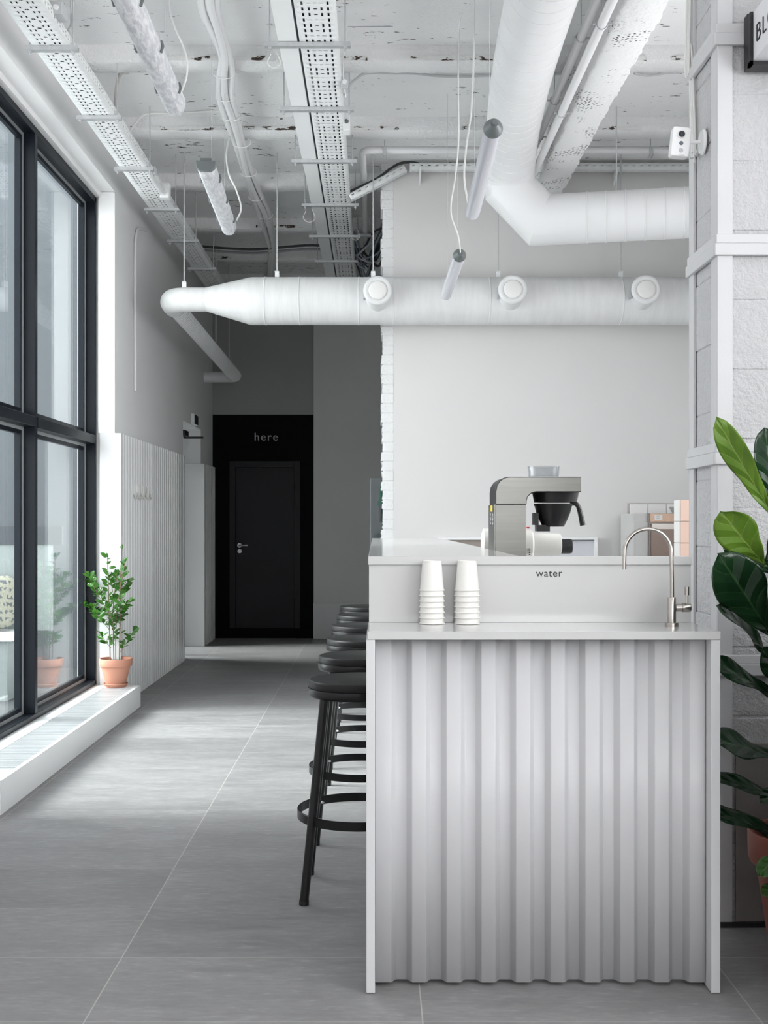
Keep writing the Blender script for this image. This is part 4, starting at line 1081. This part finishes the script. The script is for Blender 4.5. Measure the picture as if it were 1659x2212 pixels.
# tangle of dark cables beyond the partition end
tg = thing('cable_tangle', 'tangle of grey cables under the ceiling behind the brick wall end', 'cables')
for k in range(16):
    a = R.uniform(0, 1)
    pts = [(-.19 + R.uniform(-.03, .02), 10.9 + R.uniform(-.5, .8), 3.84 + R.uniform(0, .12)), (-.1 + R.uniform(-.04, .04), 10.9 + R.uniform(-.4, .6), 3.72 + R.uniform(-.05, .2)), (.02 + R.uniform(-.04, .03), 10.7 + R.uniform(-.4, .4), 3.82 + R.uniform(-.06, .16)), (.12, 10.4 + R.uniform(-.5, .4), 3.95 + R.uniform(-.08, .1)), (.4, 10.2 + R.uniform(-.5, .3), 4.0)]
    MB().tube(smooth(pts, 6), R.uniform(.006, .013), 7).build('cable', (CABLED, CABLEG, CABLED, simple('blue_grey_cable', (.16, .19, .23), .5))[k % 4] if k < 4 else (CABLED, CABLEG, MATS['blue_grey_cable'])[k % 3], tg)
for k, yv in enumerate((11.05, 11.2)):
    hose('ceiling_cable', [(-1.8, yv, 3.98), (-1.2, yv + .05, 3.95), (-.6, yv - .03, 3.97), (-.1, yv, 3.93)], .012, (CABLED, CABLEG)[k], ('dark', 'grey')[k] + ' cable slung across the dark end of the ceiling', 'cable')

# ================================================================ SECURITY CAMERA AND LIGHT BOX
Yc = 3.95
sc_ = thing('security_camera', 'small white cube camera on a wall arm fixed to the pier', 'security camera', P(1469.5, 308, Yc))
k = Yc / F
body = MB()
pts = []
for (sx_, sy_) in ((1, 1), (-1, 1), (-1, -1), (1, -1)):
    for j in range(5):
        a = {(1, 1): 0, (-1, 1): 90, (-1, -1): 180, (1, -1): 270}[(sx_, sy_)] + j * 22.5
        pts.append((sx_ * 15 * k + 4.5 * k * math.cos(math.radians(a)), sy_ * 27 * k + 4.5 * k * math.sin(math.radians(a))))
body.prism(pts, -.012, .025); 
bo = body.build('camera_body', PANEL, sc_, bevel=.002)
e_ = MB().lathe([(0, -.0185), (6.4 * k, -.0185), (7 * k, -.012)], (-1.5 * k, 0, 14.5 * k), 28, 'Y').build('lens_window', BLACKP, sc_)
MB().lathe([(6.9 * k, -.0205), (8.3 * k, -.016), (8.3 * k, -.0118), (6.9 * k, -.0118)], (-1.5 * k, 0, 14.5 * k), 28, 'Y').build('lens_ring', PANEL, sc_)
MB().lathe([(0, -.0215), (2.6 * k, -.02), (2.9 * k, -.0186)], (-1.5 * k, 0, 14.5 * k), 20, 'Y').build('lens', simple('lens_glass', (.02, .03, .08), .05), sc_)
MB().lathe([(0, -.0135), (4.3 * k, -.013), (4.5 * k, -.012)], (.5 * k, 0, -3.5 * k), 24, 'Y').build('motion_sensor', simple('sensor_grey', (.12, .14, .17), .4), sc_)
MB().lathe([(0, -.0135), (4.6 * k, -.013), (4.9 * k, -.012)], (1.5 * k, 0, -19 * k), 24, 'Y').build('speaker', simple('speaker_grey', (.5, .52, .53), .4), sc_)
lettering('lettering', 'nobelic', CABLEG, sc_, (-4 * k, -.0121, -30 * k), 11 * k)
bo2 = XCOL - sc_.location.x
MB().tube([(16 * k, .0, 0), (bo2 - .008, .0, 2 * k)], 3.8 * k, 12).build('arm', PANEL, sc_)
MB().lathe([(0, bo2 - .010), (24 * k, bo2 - .010), (27 * k, bo2 - .004), (27 * k, bo2 - .0005), (0, bo2 - .0005)], (0, 0, 1 * k), 30, 'X').build('mounting_plate', PANEL, sc_)
for c in sc_.children:
    if c.name.split('.')[0] not in ('arm', 'mounting_plate'): c.rotation_euler = (c.rotation_euler.x, math.radians(6) if c.name.split('.')[0] != 'lettering' else math.radians(6), 0)
hose('camera_cable', [P(1487, 312, Yc + .03), P(1490, 340, Yc + .06), P(1500, 338, Yc + .1), P(1508, 320, 3.98)], .003, CABLEW, 'short white cable looping below the security camera', 'cable')

sg = thing('light_box_sign', 'white light box sign with black frame and letters at top right', 'sign')
Yb = 3.74; xa = X(1621, Yb)
zA, zB = Z(139, Yb), Z(35, Yb)
MB().box(xa, xa + .55, 3.28, Yb - .001, zA, zB).build('light_box', simple('sign_acrylic', (.78, .78, .81), .3), sg, bevel=.001)
MB().box(X(1614.5, Yb), xa + .56, Yb, Yb + .035, Z(147.5, Yb), Z(30, Yb)).build('back_frame', BLACKP, sg)
MB().box(X(1614.5, Yb), xa - .0005, Yb - .03, Yb - .0005, Z(147.5, Yb), Z(34, Yb)).box(X(1614.5, Yb), xa + .56, Yb - .03, Yb - .0005, Z(147.5, Yb), zA - .0005).build('front_lip', BLACKP, sg)
# letters on the side of the box run towards the viewer
zl = 2.852
def stroke(pts, closed=False):
    return MB().tube([(xa - .0012, y_, z_) for y_, z_ in pts], .0026, 6, closed=closed)
def yz(y0, a, b): return (y0 - a * .034, zl + b * .050)
m = MB()
y0 = 3.672
for seq in ([(0, 0), (0, 1), (.55, 1), (.8, .88), (.8, .65), (.55, .53), (0, .53)], [(.55, .53), (.9, .4), (.95, .18), (.65, 0), (0, 0)]):
    m.tube([(xa - .0008, *yz(y0, *p_)) for p_ in seq], .0027, 6)
m.build('lettering', INK, sg)
m = MB().tube([(xa - .0008, *yz(3.613, *p_)) for p_ in ((0, 1), (0, 0), (.8, 0))], .0027, 6); m.build('lettering', INK, sg)
m = MB().tube([(xa - .0008, 3.545 - .022 * math.cos(a), zl + .025 + .027 * math.sin(a)) for a in [2 * PI * j / 24 for j in range(24)]], .0027, 6, closed=True); m.build('lettering', INK, sg)

# ================================================================ PLANTS
def leaf(m, base, tip, width, normal, fold=.25, droop=.0, wave=.0, nu=8, nv=10, shape='fig', ph=0.):
    base, tip = Vector(base), Vector(tip); ax = tip - base; L = ax.length; a = ax.normalized()
    n_ = Vector(normal); n_ = (n_ - a * n_.dot(a)).normalized(); s_ = a.cross(n_)
    def prof(v):
        if shape == 'fig':
            return (max(0, math.sin(PI * v ** 1.25)) ** .62) * (.42 + .62 * v) * (1 - .12 * math.exp(-((v - .42) / .1) ** 2))
        return max(0, math.sin(PI * v ** .85)) ** .8
    def fn(u_, v_):
        x = (u_ - .5) * 2
        wv = prof(min(max(v_, .0), 1.)) * width / 2
        h = fold * abs(x) * wv - droop * L * (v_ ** 2) + wave * L * math.sin(v_ * 9 + ph + (2 if x > 0 else 0)) * abs(x) ** 2 - .06 * wave * L
        return base + a * (L * v_) + s_ * (x * wv) + n_ * h
    m.sheet(nu, nv, fn, uv=True)
YFp = 3.5
fg = thing('fiddle_leaf_fig', 'fiddle leaf fig with big leaves in a dark terracotta pot', 'plant')
pc = Vector((1.312, 3.52, 0))
MB().lathe([(0, .0), (.105, .0), (.108, .012), (.148, .285), (.165, .287), (.171, .300), (.173, .375), (.168, .383), (.158, .381), (.150, .36), (.148, .33), (0, .33)], pc, 48).build('pot', TERRAD, fg, angle=40)
MB().lathe([(.149, .335), (.09, .342), (0, .345)], pc, 32).build('soil', SOIL, fg)
tr = smooth([pc + Vector((0, 0, .33)), pc + Vector((-.012, 0, .7)), pc + Vector((.01, .01, 1.1)), pc + Vector((-.01, 0, 1.5)), pc + Vector((0, 0, 1.75))], 5)
MB().tube(tr, [.013 - .006 * i / (len(tr) - 1) for i in range(len(tr))], 12).build('trunk', BARK, fg)
leaves = [ # base px, tip px, width px, depth base, depth tip, normal, droop, wave, young
 ((1672, 1118), (1547, 915), 74, 3.50, 3.38, (-.55, -.8, .1), .10, .020, 1),
 ((1668, 1095), (1657, 925), 92, 3.52, 3.46, (.1, -1, .2), .05, .02, 0),
 ((1652, 1222), (1560, 1112), 110, 3.46, 3.36, (-.2, -.9, -.35), .08, .03, 1),
 ((1668, 1240), (1562, 1150), 90, 3.56, 3.50, (-.3, -.9, .4), .05, .03, 0),
 ((1668, 1375), (1560, 1205), 142, 3.46, 3.34, (-.35, -.85, .35), .08, .030, 0),
 ((1672, 1428), (1562, 1300), 78, 3.50, 3.42, (.25, -.6, .8), .05, .04, 0),
 ((1690, 1520), (1552, 1416), 66, 3.50, 3.40, (.15, -.75, .6), .10, .03, 0),
 ((1700, 1640), (1530, 1590), 92, 3.52, 3.42, (.1, -.6, .8), .03, .03, 0),
 ((1700, 1725), (1525, 1672), 70, 3.52, 3.44, (.2, -.45, .9), .02, .02, 0),
 ((1700, 1815), (1535, 1738), 78, 3.52, 3.44, (.2, -.5, .85), .06, .03, 0),
 ((1664, 1150), (1690, 1240), 70, 3.46, 3.44, (-.6, -.7, .1), .02, .03, 0),
 ((1690, 1690), (1645, 1735), 44, 3.46, 3.40, (.0, -.8, .5), .02, .02, 0),
 ((1690, 1835), (1640, 1890), 50, 3.36, 3.30, (-.1, -.8, .5), .05, .02, 2),
 ((1700, 1905), (1648, 1930), 46, 3.38, 3.30, (-.1, -.6, .8), .05, .02, 2),
 ((1705, 1500), (1650, 1400), 80, 3.5, 3.46, (.2, -.9, .3), .05, .03, 0),
]
MIDG = leaf_mat('fig_leaf_mid', (.03, .09, .015), (.05, .13, .025), (.12, .2, .06), .15)
for i, (b, t_, w, yb, yt, nrm, dr, wv, yg) in enumerate(leaves):
    m = MB(); leaf(m, P(b[0], b[1], yb), P(t_[0], t_[1], yt), w / F * (yb + yt) / 2 * 1.0, nrm, .16, dr, wv, 12, 18, 'fig', i * 1.7)
    o = m.build('leaf', (FIGD, FIGL, MIDG)[yg], fg, solid=.0008, recalc=False, angle=80)
    if yg == 1: o['label'] = 'bright young green leaf'
    b3 = P(b[0], b[1], yb)
    near = min(tr, key=lambda q_: (q_ - (b3 + Vector((0, 0, -.05)))).length)
    MB().tube(smooth([b3, b3.lerp(near, .5) + Vector((0, 0, -.01)), near], 4), .0032, 6).build('petiole', GSTEM, fg)

lc = thing('shade_blocker', 'dark narrow block added unseen in front of the fig to shade the lower wall', 'cabinet')
MB().box(1.125, 2.65, 2.88, 3.26, 0, 1.25).build('cabinet_body', DARKP, lc)  # unseen dark block, added only to shade the foot of the block wall
# ficus on the plinth
px0, Yp = 250, 8.262
pp0 = Vector((X(px0, Yp), Yp, .155))
pf = thing('potted_ficus', 'small-leaved green ficus in a terracotta pot on the white plinth', 'plant', (0, 0, 0))
MB().lathe([(0, 0), (.070, 0), (.0745, .006), (.088, .024), (.086, .028), (.072, .014), (0, .012)], pp0, 40).build('saucer', TERRA, pf, angle=40)
MB().lathe([(0, .012), (.068, .012), (.070, .018), (.103, .148), (.1135, .150), (.1155, .156), (.119, .200), (.1165, .2045), (.107, .203), (.102, .185), (.0, .175)], pp0, 48).build('pot', TERRA, pf, angle=40)
MB().lathe([(.103, .182), (.06, .188), (0, .19)], pp0, 32).build('soil', SOIL, pf)
zs0 = .155 + .185
stems = [([(238, 1430), (236, 1340), (234, 1260), (232, 1205)], .0040, 0), ([(246, 1430), (245, 1370), (244, 1320), (250, 1262), (252, 1240)], .0042, .02),
         ([(250, 1430), (250, 1370), (254, 1310), (262, 1262), (270, 1215)], .0035, -.03), ([(258, 1430), (259, 1360), (260, 1270), (263, 1186)], .0055, .01),
         ([(246, 1360), (236, 1325), (215, 1290), (200, 1262), (193, 1243)], .0025, -.03), ([(240, 1330), (222, 1326), (205, 1318), (192, 1310), (184, 1303)], .002, .02),
         ([(236, 1360), (224, 1345), (210, 1330), (205, 1325)], .002, -.02), ([(260, 1409), (275, 1386), (284, 1370), (288, 1362)], .0018, .0),
         ([(240, 1310), (222, 1286), (206, 1268), (197, 1255)], .0022, .03), ([(250, 1330), (262, 1318), (272, 1306), (278, 1300)], .002, -.02),
         ([(252, 1300), (262, 1286), (270, 1268), (276, 1258)], .002, .03), ([(240, 1400), (228, 1386), (220, 1372)], .002, -.02), ([(244, 1280), (238, 1255), (230, 1240)], .002, .04),
         ([(250, 1345), (258, 1335), (268, 1330)], .002, .04), ([(246, 1390), (240, 1375), (236, 1365)], .002, .05)]
sm = MB(); fm = MB()
def lf(p_, d_, L, w):
    tip = p_ + d_ * L
    if tip.x < XG + .012: tip.x = XG + .012
    n_ = Vector((R.uniform(-.7, .5), R.uniform(-1, .3), R.uniform(.15, 1.2)))
    leaf(fm, p_, tip, w, n_, .22, R.uniform(0, .12), 0, 4, 6, 'ficus')
for si, (st_, r_, dy) in enumerate(stems):
    pts = [P(a, b, Yp + dy * (j / (len(st_) - 1)) * 2 + (0 if si < 4 else dy)) for j, (a, b) in enumerate(st_)]
    c = smooth(pts, 8)
    sm.tube(c, [r_ * (1 - .45 * i / (len(c) - 1)) for i in range(len(c))], 7)
    acc = 0; side = 1
    L_ = sum((b - a).length for a, b in zip(c, c[1:])); start = (.10 if si < 4 else .02)
    run = 0
    for a, b in zip(c, c[1:]):
        run += (b - a).length; acc += (b - a).length
        if run > start and acc > (.0056 if si < 4 else .0066):
            acc = 0; side = -side; tdir = (b - a).normalized()
            if si == 3 and run > L_ * .86: continue
            if si in (0, 1, 2, 3) and run < .26 and R.random() < .4: continue
            ang = R.uniform(0, 2 * PI)
            out = Vector((math.cos(ang), .8 * math.sin(ang), R.uniform(-.15, .5)))
            d_ = (out + tdir * R.uniform(.2, .8)).normalized()
            L = R.uniform(.040, .066)
            k0 = b + d_ * .006
            lf(k0, d_, L, L * R.uniform(.54, .74))
    for q_ in range(2): lf(c[-1], ((c[-1] - c[-3]).normalized() + Vector((R.uniform(-.7, .7), R.uniform(-.5, .5), .2))).normalized(), R.uniform(.035, .05), .022)
sm.build('stems', BARK, pf)
fm.build('foliage', FICUS, pf, recalc=False, angle=80)

# coat hooks on the slats
ck = thing('coat_hooks', 'row of pale J-shaped coat hooks on the white slats', 'coat hooks')
xk = -1.833
for i in range(4):
    y_ = 8.78 + i * .17; z_ = Z(1048, 8.78) 
    m = MB().tube([(xk - .004, y_, 1.615), (xk + .004, y_, 1.60), (xk + .004, y_, 1.545), (xk + .006, y_ + .02, 1.522), (xk + .012, y_ + .055, 1.517), (xk + .014, y_ + .085, 1.53), (xk + .014, y_ + .095, 1.555)], .0095, 8)
    m.build('hook', simple('hook_grey', (.62, .62, .58), .5) if i == 0 else MATS['hook_grey'], ck)

# ================================================================ OUTSIDE THE WINDOW
struct(box('ground_outside', OUTG, None, -60, -2.36, -40, 50, -.2, -.05), 'pale paving outside the window')
struct(box('wall_outside', OUTW, None, -12, -2.36, 15.2, 15.6, -.1, 7.), 'pale building wall outside beyond the glass')
struct(MB().box(-9, -2.36, 10.85, 11.0, -.1, 4.7).box(-9, -2.36, 12.75, 12.9, -.1, 4.7).build('wall_sky_screen', OUTW, None), 'pale screen walls added on both sides of the side door to narrow its skylight')  # screens added outside to cut the skylight reaching the side door
struct(box('deck_outside', simple('dark_decking', (.06, .065, .07), .6, var=.2, vscale=5), None, -4.6, -2.17, 3.0, 10.84, -.06, -.03), 'dark decking outside along the window')
ob = thing('outdoor_bench', 'white bench with a dark top rail outside the window', 'bench')
Yo = 9.3
MB().box(-3.45, -2.52, Yo, Yo + .05, Z(1177, Yo), Z(1137, Yo)).build('top_rail', DARKP, ob)
MB().box(-3.45, -2.60, Yo + .01, Yo + .04, .46, Z(1177, Yo)).build('back_panel', BENCHG, ob)
MB().box(-3.45, -2.75, Yo - .55, Yo, .43, .47).build('seat', PANEL, ob)
MB().box(-3.4, -2.8, Yo - .5, Yo - .05, -.05, .43).build('base', BENCHG, ob)
def pil(c):
    return Vector((math.copysign(abs(c.x) ** .6, c.x), c.y * (1 - .3 * abs(c.x) ** 3), math.copysign(abs(c.z) ** .6, c.z)))
ck2 = MB().blob((0, 0, 0), (.24, .10, .22), 4, pil).build('sack_cushion', SACK, None, angle=180)
ck2.location = (-3.06, Yo - .14, .70); ck2.rotation_euler = (math.radians(-12), 0, 0)
tag(ck2, 'printed burlap sack cushion seen through the left window pane', 'cushion')
ck3 = MB().blob((0, 0, 0), (.12, .10, .2), 3, pil).build('grey_cushion', simple('grey_fabric', (.25, .24, .23), .9, bmp=.3), None, angle=180)
ck3.location = (-3.22, Yo - .38, .69); tag(ck3, 'grey cushion in front of the burlap sack outside', 'cushion')

# ================================================================ LIGHT AND CAMERA
w = bpy.data.worlds.new('sky'); sc.world = w; w.use_nodes = True
bg = w.node_tree.nodes['Background']; bg.inputs[0].default_value = (.975, .985, 1., 1); bg.inputs[1].default_value = 3.9
sun = bpy.data.lights.new('sun', 'SUN'); sun.energy = 4.6; sun.angle = math.radians(27); sun.color = (1, .985, .96)
so = bpy.data.objects.new('sun', sun); COL.objects.link(so)
so.rotation_euler = Vector((1, -.02, -.95)).to_track_quat('-Z', 'Y').to_euler()
def portal(name, loc, rot, sx_, sy_):
    l = bpy.data.lights.new(name, 'AREA'); l.shape = 'RECTANGLE'; l.size = sx_; l.size_y = sy_; l.cycles.is_portal = True
    o = bpy.data.objects.new(name, l); COL.objects.link(o); o.location = loc; o.rotation_euler = rot
portal('window_portal', (-2.2, 6.8, 1.95), (0, -PI / 2, 0), 3.6, 3.3)
portal('side_door_portal', (-2.32, 11.9, 1.15), (0, -PI / 2, 0), 2.3, 1.2)
portal('service_portal', (XR + .15, 5.27, 2.2), (0, PI / 2, 0), 1.4, 2.25)
portal('right_portal', (XR + .15, -.3, 2.25), (0, PI / 2, 0), 1.9, 5.4)
portal('front_portal', (1.25, -3.6, 2.05), (PI / 2, 0, 0), 1.9, 1.5)

cam = bpy.data.cameras.new('camera'); co_ = bpy.data.objects.new('camera', cam); COL.objects.link(co_)
co_.location = (0, 0, H); co_.rotation_euler = (PI / 2, 0, 0)
cam.sensor_fit = 'VERTICAL'; cam.sensor_height = 36; cam.lens = F / 2212 * 36
cam.shift_x = (829.5 - CX) / 2212; cam.shift_y = (CY - 1106) / 2212
cam.clip_start = .05; cam.clip_end = 200
sc.camera = co_
vs = sc.view_settings; vs.view_transform = 'Standard'; vs.look = 'None'; vs.gamma = 1; vs.use_curve_mapping = False; vs.exposure = 0.90
sc.cycles.max_bounces = 9; sc.cycles.diffuse_bounces = 6; sc.cycles.glossy_bounces = 4; sc.cycles.use_adaptive_sampling = True; sc.cycles.adaptive_threshold = .03; sc.cycles.transparent_max_bounces = 16
sc.cycles.use_denoising = True
